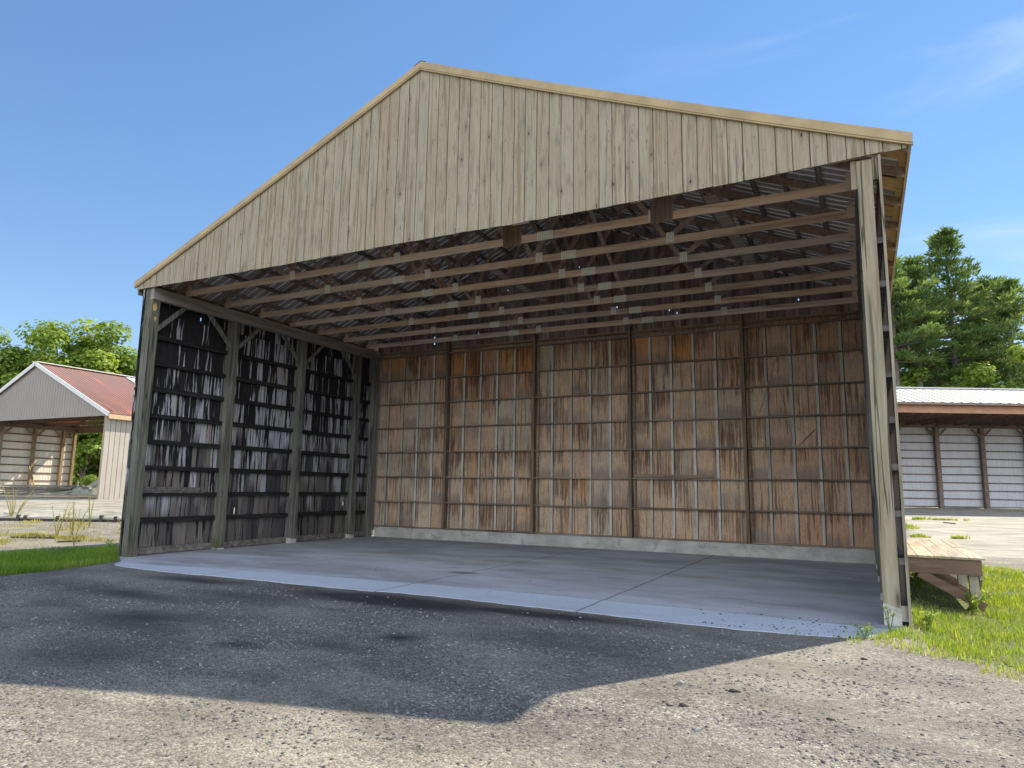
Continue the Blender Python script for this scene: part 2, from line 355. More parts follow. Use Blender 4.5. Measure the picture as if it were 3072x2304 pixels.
def concrete_mat(name, c1, c2, scale=1.2, joints=False):
    m, nt, b, out = new_mat(name)
    p = position(nt); x, y, z = sep(nt, p)
    n1 = noise(nt, vscale(nt, p, (scale*.6, scale*1.6, scale)), 1., 6., .62)
    col = mix(nt, mrange(nt, n1, .3, .7), c1, c2)
    n2 = noise(nt, p, 45., 3., .6)
    col = mix(nt, mrange(nt, n2, .5, .8, 0, .3), col, tuple(k*.6 for k in c1))
    if joints:
        # swept bays: older slab inside is dirtier than the apron that sticks out in front
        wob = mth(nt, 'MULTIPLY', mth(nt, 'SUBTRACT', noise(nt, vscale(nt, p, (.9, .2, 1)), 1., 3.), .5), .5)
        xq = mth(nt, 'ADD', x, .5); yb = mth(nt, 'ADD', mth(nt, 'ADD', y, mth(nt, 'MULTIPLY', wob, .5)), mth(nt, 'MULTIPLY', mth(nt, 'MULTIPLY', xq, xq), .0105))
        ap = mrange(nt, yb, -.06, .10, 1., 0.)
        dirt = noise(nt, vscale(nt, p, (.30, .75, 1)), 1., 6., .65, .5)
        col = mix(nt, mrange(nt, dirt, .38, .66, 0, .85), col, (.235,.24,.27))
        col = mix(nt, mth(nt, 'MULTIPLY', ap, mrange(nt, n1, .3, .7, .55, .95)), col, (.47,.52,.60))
        sp = noise(nt, vscale(nt, p, (16, 24, 1)), 1., 2., .5)
        dens = mrange(nt, noise(nt, vscale(nt, p, (.7, 1.2, 1)), 1., 2.), .42, .66, .0, .9)
        col = mix(nt, mth(nt, 'MULTIPLY', mrange(nt, sp, .66, .70), dens), col, (.045,.04,.038))
        for jx, w in ((1.18, .010), (-2.25, .010), (-6.1, .008)):
            jw = mth(nt, 'ADD', x, mth(nt, 'MULTIPLY', mth(nt, 'SUBTRACT', noise(nt, vscale(nt, p, (0, 2.2, 0)), 1., 4.), .5), .10))
            d = mth(nt, 'ABSOLUTE', mth(nt, 'SUBTRACT', jw, jx + 0.0))
            col = mix(nt, mrange(nt, d, w, w*2.4, .75, 0.), col, (.055,.05,.045))
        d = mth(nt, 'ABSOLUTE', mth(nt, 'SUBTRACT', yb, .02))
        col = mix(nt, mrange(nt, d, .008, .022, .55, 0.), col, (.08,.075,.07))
        for ox, oy, ra, rb in ((-2.34,1.74,.42,.20), (.4,2.6,.35,.12), (-4.6,.9,.5,.09), (2.8,1.2,.45,.10)):
            dx = mth(nt, 'DIVIDE', mth(nt, 'SUBTRACT', x, ox), ra); dy = mth(nt, 'DIVIDE', mth(nt, 'SUBTRACT', y, oy), rb)
            e = mth(nt, 'ADD', mth(nt, 'ADD', mth(nt, 'MULTIPLY', dx, dx), mth(nt, 'MULTIPLY', dy, dy)), mth(nt, 'MULTIPLY', n1, .9))
            col = mix(nt, mrange(nt, e, .7, 1.4, .7 if ox == -2.34 else .3, 0.), col, (.075,.06,.045))
    else:
        blot = noise(nt, p, 2.3, 5., .65, .8)
        col = mix(nt, mrange(nt, blot, .52, .70, 0, .6), col, (.20,.185,.15))
        pit = voro(nt, p, 9.)
        col = mix(nt, mrange(nt, pit, .05, .09, .6, 0.), col, (.09,.085,.075))
    ln(nt, col, b.inputs['Base Color']); b.inputs['Roughness'].default_value = .72
    b.inputs['Specular IOR Level'].default_value = .35
    bump(nt, n2, b, .15, .003)
    return m
M['slab'] = concrete_mat('slab_concrete', (.36,.385,.425), (.46,.485,.53), 1.1, True)
M['curb'] = concrete_mat('curb_concrete', (.33,.32,.285), (.50,.49,.44), 3.)

def gravel_mat():
    m, nt, b, out = new_mat('crushed_gravel')
    p = position(nt)
    damp = attr(nt, 'damp'); sun_tone = attr(nt, 'sun_tone')
    st = voro(nt, p, 58., out='Color'); sd = voro(nt, p, 58.)
    s1 = sep(nt, st)[0]
    st2 = sep(nt, voro(nt, p, 21., out='Color'))[1]
    big = noise(nt, p, .33, 5., .6)
    mid = noise(nt, vscale(nt, p, (1.3, 2.6, 1)), 1., 5., .65)
    base = ramp(nt, s1, [(.0, (.028,.026,.028)), (.35, (.085,.080,.078)), (.75, (.165,.155,.142)), (.95, (.27,.26,.245)), (1., (.46,.45,.43))])
    base = mix(nt, mrange(nt, st2, .86, .98, 0, .5), base, (.28,.265,.235))
    base = mix(nt, mrange(nt, mid, .38, .68, 0, .5), base, (.080,.074,.072))
    base = mix(nt, mth(nt, 'MULTIPLY', mrange(nt, big, .35, .65), .45), base, (.21,.19,.155))
    base = mix(nt, mth(nt, 'MULTIPLY', sun_tone, mrange(nt, s1, .1, .8, .35, .9)), base, (.335,.298,.225))  # paler colour painted in for the sunlit zones
    base = mix(nt, mrange(nt, sun_tone, .62, .85, 0., .7), base, (.37,.345,.285))
    dm = mth(nt, 'MULTIPLY', damp, mrange(nt, mid, .22, .48, .5, 1.2), clamp=True)
    tone = noise(nt, vscale(nt, p, (.55, 1.1, 1)), 1., 4., .6, .6)
    base = hsv(nt, base, mrange(nt, tone, .3, .7, .74, 1.28), .95)
    base = mix(nt, mth(nt, 'MULTIPLY', dm, .93), base, (.020,.017,.018))
    ln(nt, base, b.inputs['Base Color']); b.inputs['Roughness'].default_value = .85; b.inputs['Specular IOR Level'].default_value = .3
    h = mth(nt, 'ADD', mth(nt, 'MULTIPLY', mth(nt, 'SUBTRACT', 1., sd), .6), mth(nt, 'MULTIPLY', s1, .8))
    h = mth(nt, 'ADD', h, mth(nt, 'MULTIPLY', mid, .8))
    bump(nt, h, b, .8, .017)
    return m
M['gravel'] = gravel_mat()

def leaf_mat(name, c1, c2, c3, trans=.4, bright=None):
    m, nt, b, out = new_mat(name)
    r = attr(nt, 'rnd')
    col = ramp(nt, r, [(0., c1), (.5, c2), (1., c3)])
    ln(nt, col, b.inputs['Base Color']); b.inputs['Roughness'].default_value = .55; b.inputs['Specular IOR Level'].default_value = .3
    t = nt.nodes.new('ShaderNodeBsdfTranslucent'); ln(nt, hsv(nt, col, 1.35, 1.1, .485), t.inputs[0])
    mx = nt.nodes.new('ShaderNodeMixShader'); mx.inputs[0].default_value = trans
    ln(nt, b.outputs[0], mx.inputs[1]); ln(nt, t.outputs[0], mx.inputs[2]); ln(nt, mx.outputs[0], out.inputs[0])
    return m
M['leaf'] = leaf_mat('broad_leaf', (.085,.145,.024), (.195,.29,.05), (.35,.43,.09), .48)
M['leaf2'] = leaf_mat('deep_green_leaf', (.075,.135,.026), (.165,.265,.048), (.30,.40,.08), .5)
M['needle'] = leaf_mat('pine_needle', (.05,.092,.026), (.11,.178,.05), (.215,.285,.085), .4)
M['grass'] = leaf_mat('bright_grass_blade', (.11,.195,.024), (.255,.335,.045), (.55,.48,.17), .48)
M['grass_dark'] = leaf_mat('lush_grass_blade', (.08,.16,.02), (.16,.27,.035), (.30,.38,.07), .5)
M['dry'] = leaf_mat('dry_weed_blade', (.20,.20,.05), (.33,.30,.08), (.45,.40,.14), .35)
M['bark'] = wood('tree_bark', (.05,.042,.036), (.12,.10,.085), (.20,.175,.15), (9, 9, 2), tint=.3)
M['soil'] = plain('grass_soil', (.085,.095,.03), .95, 0., .4, 6.)
M['pale_siding'] = corrugated_mat('pale_blue_grey_siding', (.40,.42,.44), (.50,.52,.54), 0., .5)
M['white_sheet'] = corrugated_mat('white_metal_sheet', (.50,.51,.53), (.60,.61,.63), .0, .5)
def seam_roof():
    m, nt, b, out = new_mat('white_ribbed_roof'); p = position(nt)
    n1 = noise(nt, vscale(nt, p, (.5, .5, 2.)), 1., 5., .6)
    col = ramp(nt, n1, [(.3, (.35,.35,.335)), (.7, (.43,.43,.41))]); col = mix(nt, attr(nt, 'rnd'), col, (.20,.20,.19))
    ln(nt, col, b.inputs['Base Color']); b.inputs['Roughness'].default_value = .6; b.inputs['Specular IOR Level'].default_value = .2
    return m
M['seam_roof'] = seam_roof()
M['ivory'] = corrugated_mat('ivory_metal_siding', (.58,.55,.46), (.70,.67,.57), 0., .5)
M['taupe'] = corrugated_mat('taupe_metal_siding', (.20,.178,.152), (.245,.22,.19), 0., .5)
M['taupe_side'] = corrugated_mat('sun_lightened_siding', (.31,.285,.245), (.375,.345,.30), 0., .5)  # lighter copy of the taupe siding, sunlight put into the colour
M['white_trim'] = plain('white_metal_trim', (.55,.55,.53), .5, 0., .05)
M['rust_roof'] = None
M['orange'] = plain('salmon_header_board', (.36,.20,.125), .7, 0., .12, 2.)
M['brownwood'] = wood('dark_brown_frame_timber', (.08,.055,.042), (.175,.125,.095), (.26,.19,.145), (6, 6, 6), tint=.4)
M['tanpost'] = wood('tan_shed_post', (.13,.095,.055), (.25,.19,.115), (.34,.27,.17), (9, 9, .9), tint=.3)
M['tarp'] = plain('crumpled_grey_green_tarp', (.20,.215,.18), .6, 0., .45, 3.)
M['stone'] = plain('pale_stone', (.25,.24,.225), .8, 0., .5, 40.)

def rust_mat():
    m, nt, b, out = new_mat('faded_red_metal_roof')
    p = position(nt); x, y, z = sep(nt, p)
    n1 = noise(nt, vscale(nt, p, (.35, .9, .35)), 1., 5., .6)
    col = ramp(nt, n1, [(.25, (.15,.085,.065)), (.5, (.205,.098,.072)), (.75, (.28,.12,.075))])
    fade = mrange(nt, z, 6.3, 9.3, 0., .55)
    hot = mth(nt, 'MULTIPLY', mrange(nt, noise(nt, vscale(nt, p, (.18, .5, .18)), 1., 3.), .57, .63), .8)
    col = mix(nt, fade, col, (.235,.15,.13)); col = mix(nt, hot, col, (.46,.15,.07))
    ln(nt, col, b.inputs['Base Color']); b.inputs['Roughness'].default_value = .5
    return m
M['rust_roof'] = rust_mat()

# ------------------------------------------------------------------ camera
CAM = Vector((4.7966, -10.3709, 1.65))
yaw, pitch, roll = .4678, .1494, .0151
F = Vector((-math.sin(yaw)*math.cos(pitch), math.cos(yaw)*math.cos(pitch), math.sin(pitch)))
RT = Vector((math.cos(yaw), math.sin(yaw), 0)); UP = RT.cross(F)
RT, UP = RT*math.cos(roll)+UP*math.sin(roll), -RT*math.sin(roll)+UP*math.cos(roll)
cam = bpy.data.cameras.new('camera'); co = bpy.data.objects.new('camera', cam); C.objects.link(co)
mw = Matrix.Identity(4)
for i in range(3): mw[i][0] = RT[i]; mw[i][1] = UP[i]; mw[i][2] = -F[i]; mw[i][3] = CAM[i]
co.matrix_world = mw
cam.sensor_fit = 'HORIZONTAL'; cam.sensor_width = 36; cam.lens = 2080.92/3072*36; cam.clip_end = 3000; cam.clip_start = .05
bpy.context.scene.camera = co
FH = Vector((-.451, .8926)); SH = Vector((.8926, .451))
def ground_at(depth, lat):                       # ground-plane point from distance ahead of and beside the viewer
    return Vector((CAM.x+FH.x*depth+SH.x*lat, CAM.y+FH.y*depth+SH.y*lat))

# ------------------------------------------------------------------ light and sky
EL, AZ = R(45.2), R(30.2)
sc = bpy.context.scene
w = bpy.data.worlds.new('World'); sc.world = w; w.use_nodes = True
nt = w.node_tree; bg = nt.nodes['Background']
sky = nt.nodes.new('ShaderNodeTexSky'); sky.sky_type = 'NISHITA'; sky.sun_disc = False
sky.sun_elevation = EL; sky.sun_rotation = AZ
sky.air_density = 1.0; sky.dust_density = 0.; sky.ozone_density = 2.5; sky.altitude = 100
# deep blue sky; a cumulus bank is added behind the viewer to brighten shaded parts
d_ = nt.nodes.new('ShaderNodeTexCoord').outputs['Generated']
dx_, dy_, dz_ = sep(nt, d_)
back = mth(nt, 'SUBTRACT', mth(nt, 'MULTIPLY', dx_, .30), mth(nt, 'MULTIPLY', dy_, .95))
cn = noise(nt, vscale(nt, d_, (2.2, 2.2, 4.)), 1., 6., .6, .4)
cm = mth(nt, 'MULTIPLY', mrange(nt, cn, .40, .56), mth(nt, 'MULTIPLY', mrange(nt, back, .12, .45), mth(nt, 'MULTIPLY', mrange(nt, dz_, .0, .08), mrange(nt, dz_, .62, .9, 1., 0.))))
gm = nt.nodes.new('ShaderNodeGamma'); ln(nt, sky.outputs[0], gm.inputs[0]); gm.inputs[1].default_value = .70
blue = mix(nt, 1., hsv(nt, gm.outputs[0], 1.33, 1.32), (.96, .97, 1.04), 'MULTIPLY')
cirrus = mrange(nt, noise(nt, vscale(nt, vadd(nt, d_, (.1, 0, .3)), (1.2, 3.2, 7.)), 1., 5., .6, 1.), .5, .8, 0., .75)
blue = mix(nt, mth(nt, 'MULTIPLY', cirrus, mrange(nt, dx_, -.35, .4, 0., 1.)), blue, (3.5, 4.2, 5.4))
ln(nt, mix(nt, cm, blue, (17., 17.8, 19.2)), bg.inputs[0]); bg.inputs[1].default_value = .088
sc.cycles.diffuse_bounces = 8; sc.cycles.max_bounces = 14
sl = bpy.data.lights.new('sun', 'SUN'); sl.energy = 3.7; sl.angle = R(.5); sl.color = (1., .90, .72)
so = bpy.data.objects.new('sun', sl); C.objects.link(so)
sund = Vector((math.sin(AZ)*math.cos(EL), math.cos(AZ)*math.cos(EL), math.sin(EL)))
so.rotation_euler = sund.to_track_quat('Z', 'Y').to_euler(); so.location = sund*60
sc.view_settings.view_transform = 'Standard'; sc.view_settings.look = 'None'
sc.view_settings.exposure = 1.3; sc.view_settings.gamma = 1

# ------------------------------------------------------------------ ground
def smooth(a, b, x):
    t = max(0., min(1., (x-a)/(b-a))); return t*t*(3-2*t)
WA = Vector((-28.1, 6.7)); WD = Vector((.887, .463)).normalized(); WN = Vector((-WD.y, WD.x))
def hg(x, y):
    d = (x-CAM.x)*FH.x+(y-CAM.y)*FH.y; s = (x-CAM.x)*SH.x+(y-CAM.y)*SH.y
    h = -.007
    k = smooth(-3, 4, s)
    h += k*(.5*max(0, min(1, (d-22)/20))+.19*max(0, min(1, (d-42)/11)))
    h -= .085*smooth(5.0, 5.8, x)*smooth(-3.0, -.5, y)*(1-smooth(8, 11, y))
    h += .012*math.sin(x*1.3+y*.7)*math.sin(y*1.9-x*.4)*smooth(.3, 2., max(-y-1.2, x-6))
    return h
DAMP = [(-1.5,-1.75,1.7,.42,1.3), (.7,-1.62,1.3,.22,1.2), (-5.6,-1.75,1.1,.28,.8), (.1,-3.77,.22,.16,1.), (-1.13,-4.85,.28,.15,.85), (-.27,-4.41,.4,.16,.6),
        (-3.3,-4.5,.9,.5,.75), (-5.3,-3.3,1.2,.35,.7), (-3.6,-2.6,1.3,.3,.5), (-2.2,-6.0,.9,.5,.5), (-4.5,-6.2,.8,.5,.6), (1.6,-3.0,.9,.3,.35)]
def ground():
    xs = []; x = -600.
    def axis(a, b, lo, hi):
        pts = [-700, -400, -250, -150, -100, -75, -60, -50]
        pts = [p for p in pts if p < lo]
        t = lo; step = 1.5
        while t < hi:
            pts.append(t); t += .14 if a <= t < b else 1.2
        pts += [p for p in (60, 75, 100, 150, 250, 400, 700) if p > hi]
        return pts
    xs = axis(-9.5, 8.5, -45, 55); ys = axis(-10., -.6, -16, 62)
    n = len(ys); v = [(x, y, hg(x, y)) for x in xs for y in ys]
    f = [(i*n+j, (i+1)*n+j, (i+1)*n+j+1, i*n+j+1) for i in range(len(xs)-1) for j in range(n-1)]
    me = bpy.data.meshes.new('ground'); me.from_pydata(v, [], f)
    da = []; du = []
    for x, y, z in v:
        d = 0
        for ox, oy, ra, rb, k in DAMP:
            e = ((x-ox)/ra)**2+((y-oy)/rb)**2
            if e < 6: d = max(d, k*math.exp(-e*.9))
        da.append(d)
        t = .25
        if x > 5.6: t = .55*smooth(5.6, 7.5, x)+.25+.45*smooth(10, 18, y)  # gravel painted paler where sun falls, outside the barn shadow
        if x < -13: t = .7
        if y < -5.2: t = max(t, .62*smooth(-5.2, -6.6, y))
        du.append(t*.8)
    for nm, vals in (('damp', da), ('sun_tone', du)):
        a = me.attributes.new(nm, 'FLOAT', 'POINT'); a.data.foreach_set('value', vals)
    me.polygons.foreach_set('use_smooth', [True]*len(me.polygons))
    me.materials.append(M['gravel'])
    tag(link('ground', me), kind='structure')
ground()
# upper yard held by the timber wall on the left
def yard():
    v = []; f = []
    rows = [0, 4, 8, 13.1, 30, 60, 120, 300]; cols = [-120, -60, -30, -15, -8, -4, 0, 4, 8, 14, 20]
    for t in rows:
        for c in cols:
            p = WA+WD*c+WN*(t+.02); v.append((p.x, p.y, .44+.15*min(1, t/13.1)))
    n = len(cols)
    f = [(i*n+j, i*n+j+1, (i+1)*n+j+1, (i+1)*n+j) for i in range(len(rows)-1) for j in range(n-1)]
    me = bpy.data.meshes.new('gravel_yard'); me.from_pydata(v, [], f)
    for nm, k in (('damp', 0.), ('sun_tone', .75)):
        a = me.attributes.new(nm, 'FLOAT', 'POINT'); a.data.foreach_set('value', [k]*len(v))
    me.materials.append(M['gravel']); tag(link('gravel_yard', me), kind='structure')
yard()

# concrete slab (a real slab with an edge)
def slab():
    edge = [(-10.45, .02), (-10.1, -.12), (-9.6, -.42), (-9.32, -.62), (-9.17, -.80), (-9.0, -.98), (-8.68, -1.13), (-7.91, -1.21), (-7.07, -1.27), (-6.3, -1.25), (-5.84, -1.21), (-4.97, -1.18), (-4.0, -1.2), (-2.9, -1.18), (-2.3, -1.15), (-2.1, -1.08), (-1.53, -1.05), (-.7, -1.06),
            (.18, -1.13), (1.07, -1.15), (1.93, -1.21), (2.56, -1.27), (3.4, -1.28), (3.92, -1.24), (4.4, -1.16), (4.75, -.95), (4.93, -.6), (5.0, -.25), (5.22, -.1)]
    pts = [(edge[0][0], edge[0][1])]
    for a, b in zip(edge, edge[1:]):
        k = max(1, int((Vector(b)-Vector(a)).length/.12))
        for i in range(1, k+1):
            t = i/k; pts.append((a[0]+(b[0]-a[0])*t+rng.uniform(-.012, .012), a[1]+(b[1]-a[1])*t+rng.uniform(-.018, .018)))
    ring = pts+[(5.23, 8.95), (-10.45, 8.95)]
    v = [(x, y, 0) for x, y in ring]+[(x, y, -.12) for x, y in ring]; n = len(ring)
    f = [tuple(range(n))]+[(i+n, (i+1) % n+n, (i+1) % n, i) for i in range(n)]
    me = bpy.data.meshes.new('concrete_slab'); me.from_pydata(v, [], f); me.materials.append(M['slab'])
    tag(link('concrete_slab', me), kind='structure')
slab()

# ------------------------------------------------------------------ the big open barn
RX, RZ = -2.479, 9.8425
LX, LZ = -10.546, 6.394
EX, EZ = 5.636, 6.4918
YF, YB = -.109, 9.25
def zroof(x):
    if x <= RX:
        t = (x-LX)/(RX-LX); return LZ+(RZ-LZ)*t-.03*4*t*(1-t)
    t = (x-RX)/(EX-RX); return RZ+(EZ-RZ)*t-.05*4*t*(1-t)
def zbot(x):
    P = [(-10.6, 6.22), (-7.85, 6.214), (-5.38, 6.208), (-3.66, 6.222), (-1.4, 6.23), (-.39, 6.218), (2.26, 6.241), (3.52, 6.266), (4.2, 6.29), (5.2, 6.322), (5.7, 6.327)]
    for (a, p), (b, q) in zip(P, P[1:]):
        if x <= b: return p+(q-p)*(x-a)/(b-a)
    return P[-1][1]
barn = empty('open_front_barn', (RX, 4.4, 0), 'large open-fronted timber barn with pale board gable, tan trim and stained plywood back wall', 'barn')
GZ = [.80, 1.40, 2.0, 2.62, 3.235, 3.86, 4.48, 5.10, 5.72]

def boards_poly(mb, x0, x1, y0, y1, zb, zt, rr, cc, holes=()):
    """one vertical board between two profiles (zb, zt are functions of x), with small knot holes left open"""
    segs = [(None, None)]
    hs = sorted(holes, key=lambda h: h[1])
    lo = (zb(x0), zb(x1))
    for (hx, hz, hw, hh) in hs:
        mb.hexa([(x0,y0,lo[0]),(x1,y0,lo[1]),(x1,y1,lo[1]),(x0,y1,lo[0]),(x0,y0,hz),(x1,y0,hz),(x1,y1,hz),(x0,y1,hz)], rr, cc)
        a = max(x0, hx-hw/2); c = min(x1, hx+hw/2); t = hz+hh
        if a > x0+.004: mb.box(x0, y0, hz, a, y1, t, rr, cc)
        if c < x1-.004: mb.box(c, y0, hz, x1, y1, t, rr, cc)
        lo = (t, t)
    mb.hexa([(x0,y0,lo[0]),(x1,y0,lo[1]),(x1,y1,lo[1]),(x0,y1,lo[0]),(x0,y0,zt(x0)),(x1,y0,zt(x1)),(x1,y1,zt(x1)),(x0,y1,zt(x0))], rr, cc)

# front gable boards
mb = MB(); x = -10.50
while x < 5.56:
    wd = rng.uniform(.222, .236); x1 = min(x+wd, 5.575)
    if x < RX < x1: x1 = RX if RX-x > .1 else x1
    dz = rng.uniform(-.006, .006); dy = rng.uniform(-.004, .004)
    boards_poly(mb, x, x1-rng.uniform(.011, .017), -.060+dy, -.036+dy, lambda q: zbot(q)+dz, lambda q: zroof(q)-.09, rng.random(), rng.random())
    x = x1
mb.build('gable_boards', M['gable'], barn)
# dark paper behind the seams
mb = MB(); N = 60
for i in range(N):
    a = -10.4+15.9*i/N; b = -10.4+15.9*(i+1)/N
    mb.poly([(a, -.028, zbot(a)+.03), (b, -.028, zbot(b)+.03), (b, -.028, zroof(b)-.1), (a, -.028, zroof(a)-.1)])
mb.build('gable_backing', M['dark_gable'], barn)

def strip(mb, xa, xb, y0, y1, zo0, zo1, n=14):
    """a trim strip that follows the roof line"""
    pts = [xa+(xb-xa)*i/n for i in range(n+1)]
    for a, b in zip(pts, pts[1:]):
        mb.hexa([(a,y0,zroof(a)+zo0),(b,y0,zroof(b)+zo0),(b,y1,zroof(b)+zo0),(a,y1,zroof(a)+zo0),(a,y0,zroof(a)+zo1),(b,y0,zroof(b)+zo1),(b,y1,zroof(b)+zo1),(a,y1,zroof(a)+zo1)], .5, .5)
for xa, xb, lift in ((LX, RX-.002, 0), (RX+.002, EX, -.02)):
    mb = MB(); strip(mb, xa, xb, -.118, -.072, -.112+lift, .012)
    strip(mb, xa, xb, -.108, -.066, -.142+lift, -.1125+lift)
    if xa > -5:                                           # lapped joint in the metal trim
        mb.beam((2.30, -.1195, zroof(2.30)-.14), (2.35, -.1195, zroof(2.35)+.013), .004, .012)
    mb.build('rake_trim', M['tan'], barn)
mb = MB(); strip(mb, RX-.16, RX, YF-.012, YB, .014, .026, 3); strip(mb, RX, RX+.13, YF-.012, YB, .014, .026, 3)
mb.build('ridge_cap', M['dark_cap'], barn)

# roof sheets with trapezoid ribs
def roof(xe, name):
    mb = MB(); prof = []; y = YF
    while y < YB-.2:
        prof += [(y, 0), (y+.160, 0), (y+.170, .036), (y+.212, .036)]; y += .2286
    prof.append((YB, 0)); n = len(prof); K = 8
    for i in range(K+1):
        x = xe+(RX-xe)*i/K
        for yy, h in prof: mb.v.append((x, yy, zroof(x)+h-.012))
    for i in range(K):
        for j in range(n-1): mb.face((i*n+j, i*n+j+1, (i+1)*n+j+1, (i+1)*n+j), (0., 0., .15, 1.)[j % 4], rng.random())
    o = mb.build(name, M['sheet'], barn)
    # purlins
    L = abs(RX-xe); k = 0; d = .05
    while d < L-.05:
        sg = 1 if RX > xe else -1; x = xe+sg*d
        b = MB(); x2 = x+sg*.088
        a_, c_ = min(x, x2), max(x, x2)
        y = -.02
        pts = [(a_, y, zroof(a_)-.058), (c_, y, zroof(c_)-.058), (c_, YB-.06, zroof(c_)-.058), (a_, YB-.06, zroof(a_)-.058)]
        b.hexa(pts+[(p[0], p[1], zroof(p[0])-.0155) for p in pts])
        b.build('purlin', M['tan_wood'] if (xe > 0 and k == 0) else M['purlin'], o); d += .58; k += 1
    return o
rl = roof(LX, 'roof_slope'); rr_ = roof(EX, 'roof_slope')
mb = MB(); mb.box(EX-.05, YF, EZ-.125, EX-.012, YB, EZ-.02); mb.build('eave_trim', M['tan'], rr_)
mb = MB(); mb.box(LX+.03, -.03, 6.10, LX+.065, YB-.05, 6.36); mb.build('eave_board', M['beam_y'], rl)
for k in range(8):                                          # pale sheathing seen between the rafter tails
    mb = MB(); y0 = .10+1.18*k
    pts = [(5.245, y0+.05), (5.50, y0+.05), (5.50, y0+.50), (5.245, y0+.50)]
    mb.hexa([(p[0], p[1], zroof(p[0])-.075) for p in pts]+[(p[0], p[1], zroof(p[0])-.0595) for p in pts])
    mb.build('soffit_board', M['tan_wood'], rr_)

# posts
PX0, PX1 = -10.23, -9.986; QX0, QX1 = 4.936, 5.129
def post(x0, y0, x1, y1, top, mat, base=None, lean=0.):
    mb = MB(); z0 = .0 if base is None else .0
    mb.hexa([(x0,y0,z0),(x1,y0,z0),(x1,y1,z0),(x0,y1,z0),(x0+lean,y0,top),(x1+lean,y0,top),(x1+lean,y1,top),(x0+lean,y1,top)])
    o = mb.build('post', mat, barn)
    if base:
        b = MB(); e = .004
        b.hexa([(x0-e,y0-e,0),(x1+e,y0-e,0),(x1+e,y1+e,0),(x0-e,y1+e,0),(x0-e,y0-e,base),(x1+e,y0-e,base*.8),(x1+e,y1+e,base*.7),(x0-e,y1+e,base*.9)])
        b.build('post_base', M['curb'], o)
    return o
for i, (y, bs) in enumerate([(0., None), (2.406, .05), (4.96, .17), (7.542, .14), (8.46, None)]):
    post(PX0, y, PX1, y+.208, 6.235, M['left_post'] if i == 0 else M['old_post'], bs)
for i, (y, bs) in enumerate([(0., .27), (2.406, .1), (4.96, .1), (7.542, .1), (8.46, None)]):
    post(QX0, y, QX1, y+.20, 6.28, M['post'] if i == 0 else M['old_post'], bs)
for x in (-7.226, -4.107, -1.077, 2.052):
    mb = MB(); mb.box(x-.045, 8.68, .331, x+.045, 8.875, 6.40); o = mb.build('post', M['back_post'], barn)
    mb = MB(); mb.box(x+.10, 8.835, .345, x+.145, 8.8745, 6.05); mb.build('batten', M['girt_x'], o)
mb = MB(); mb.box(QX0-.075, .02, 5.88, QX0-.004, .10, 6.30); mb.box(QX1+.004, .02, 5.98, QX1+.075, .10, 6.32); mb.build('post_block', M['post'], barn)
# a round and a square knot scar on the left front post
mb = MB()
for (y, z, a, c) in ((.075, 5.77, .05, .10), (.11, 5.50, .03, .05)):
    n0 = len(mb.v)
    ring = [(PX1+.003, y+a*math.cos(t*math.pi/7), z+c*math.sin(t*math.pi/7)) for t in range(14)]
    mb.poly(ring, .9, .9)
mb.build('cut_knot', M['tan_wood'], barn)

# plate beams and knee braces
for x0, x1, mt in ((-10.06, -9.955, M['beam_y']), (4.90, 4.99, M['beam_y'])):
    mb = MB(); mb.box(x0, -.003 if x0 < 0 else .21, 5.945, x1, 8.68, 6.238); mb.build('plate_beam', mt, barn)
ys = [(0.208, 2.406), (2.614, 4.96), (5.168, 7.542), (7.75, 8.46)]
for sx in (-10.04, 4.97):
    for (a, b) in ys[:3]:
        for p0, p1 in (((sx, a-.02, 5.24), (sx, a+.74, 5.97)), ((sx, b+.02, 5.22), (sx, b-.76, 5.97))):
            mb = MB(); mb.beam(p0, p1, .045, .10, up=(1, 0, 0)) if False else mb.beam(p0, p1, .05, .10, up=(0, 0, 1))
            mb.build('knee_brace', M['old_post'], barn)

# side walls: vertical boards, each split at the girts so that every stretch weathers its own way
HL = [(1.603,5.80,.05,.09), (1.737,5.63,.035,.07), (3.134,.86,.05,.17), (7.50,1.03,.05,.12), (2.031,1.665,.02,.03), (7.62,1.42,.04,.04), (.95,5.18,.015,.03), (1.74,4.98,.03,.05), (6.3,2.6,.015,.03), (4.2,3.3,.02,.04)]
def side_wall(x0, x1, holes, name):
    mb = MB(); y = -.03
    while y < 9.0:
        wd = rng.uniform(.17, .205); y1 = y+wd; e = y1-rng.uniform(.003, .008)
        rr = rng.random(); gz = [-.05]+GZ+[6.30]
        hs = [h for h in holes if y+.01 < h[0] < y1-.01]
        cuts = [(a, b, None) for a, b in zip(gz, gz[1:])]
        if rng.random() < .2: wig = rng.uniform(-.003, .003)
        for a, b in zip(gz, gz[1:]):
            cc = rng.random(); z = a; r2 = min(1, max(0, rr*.45+rng.random()*.55))
            for (hy, hz, hw, hh) in sorted([h for h in hs if a < h[1] < b-.2], key=lambda h: h[1]):
                mb.box(x0, y, z, x1, e, hz, r2, cc)
                if hy-hw/2 > y+.004: mb.box(x0, y, hz, x1, hy-hw/2, hz+hh, r2, cc)
                if hy+hw/2 < e-.004: mb.box(x0, hy+hw/2, hz, x1, e, hz+hh, r2, cc)
                z = hz+hh
            mb.box(x0, y, z, x1, e, b, r2, cc)
        y = y1
    o = mb.build(name, M['side_wall'], barn)
    return o
lw = side_wall(-10.30, -10.275, HL, 'side_wall')
rw = side_wall(5.210, 5.236, [], 'side_wall'); rw.data.materials[0] = M['back_post']
mb = MB(); mb.box(5.206, -.058, .02, 5.240, -.034, 6.30); mb.build('corner_trim', M['post'], rw)
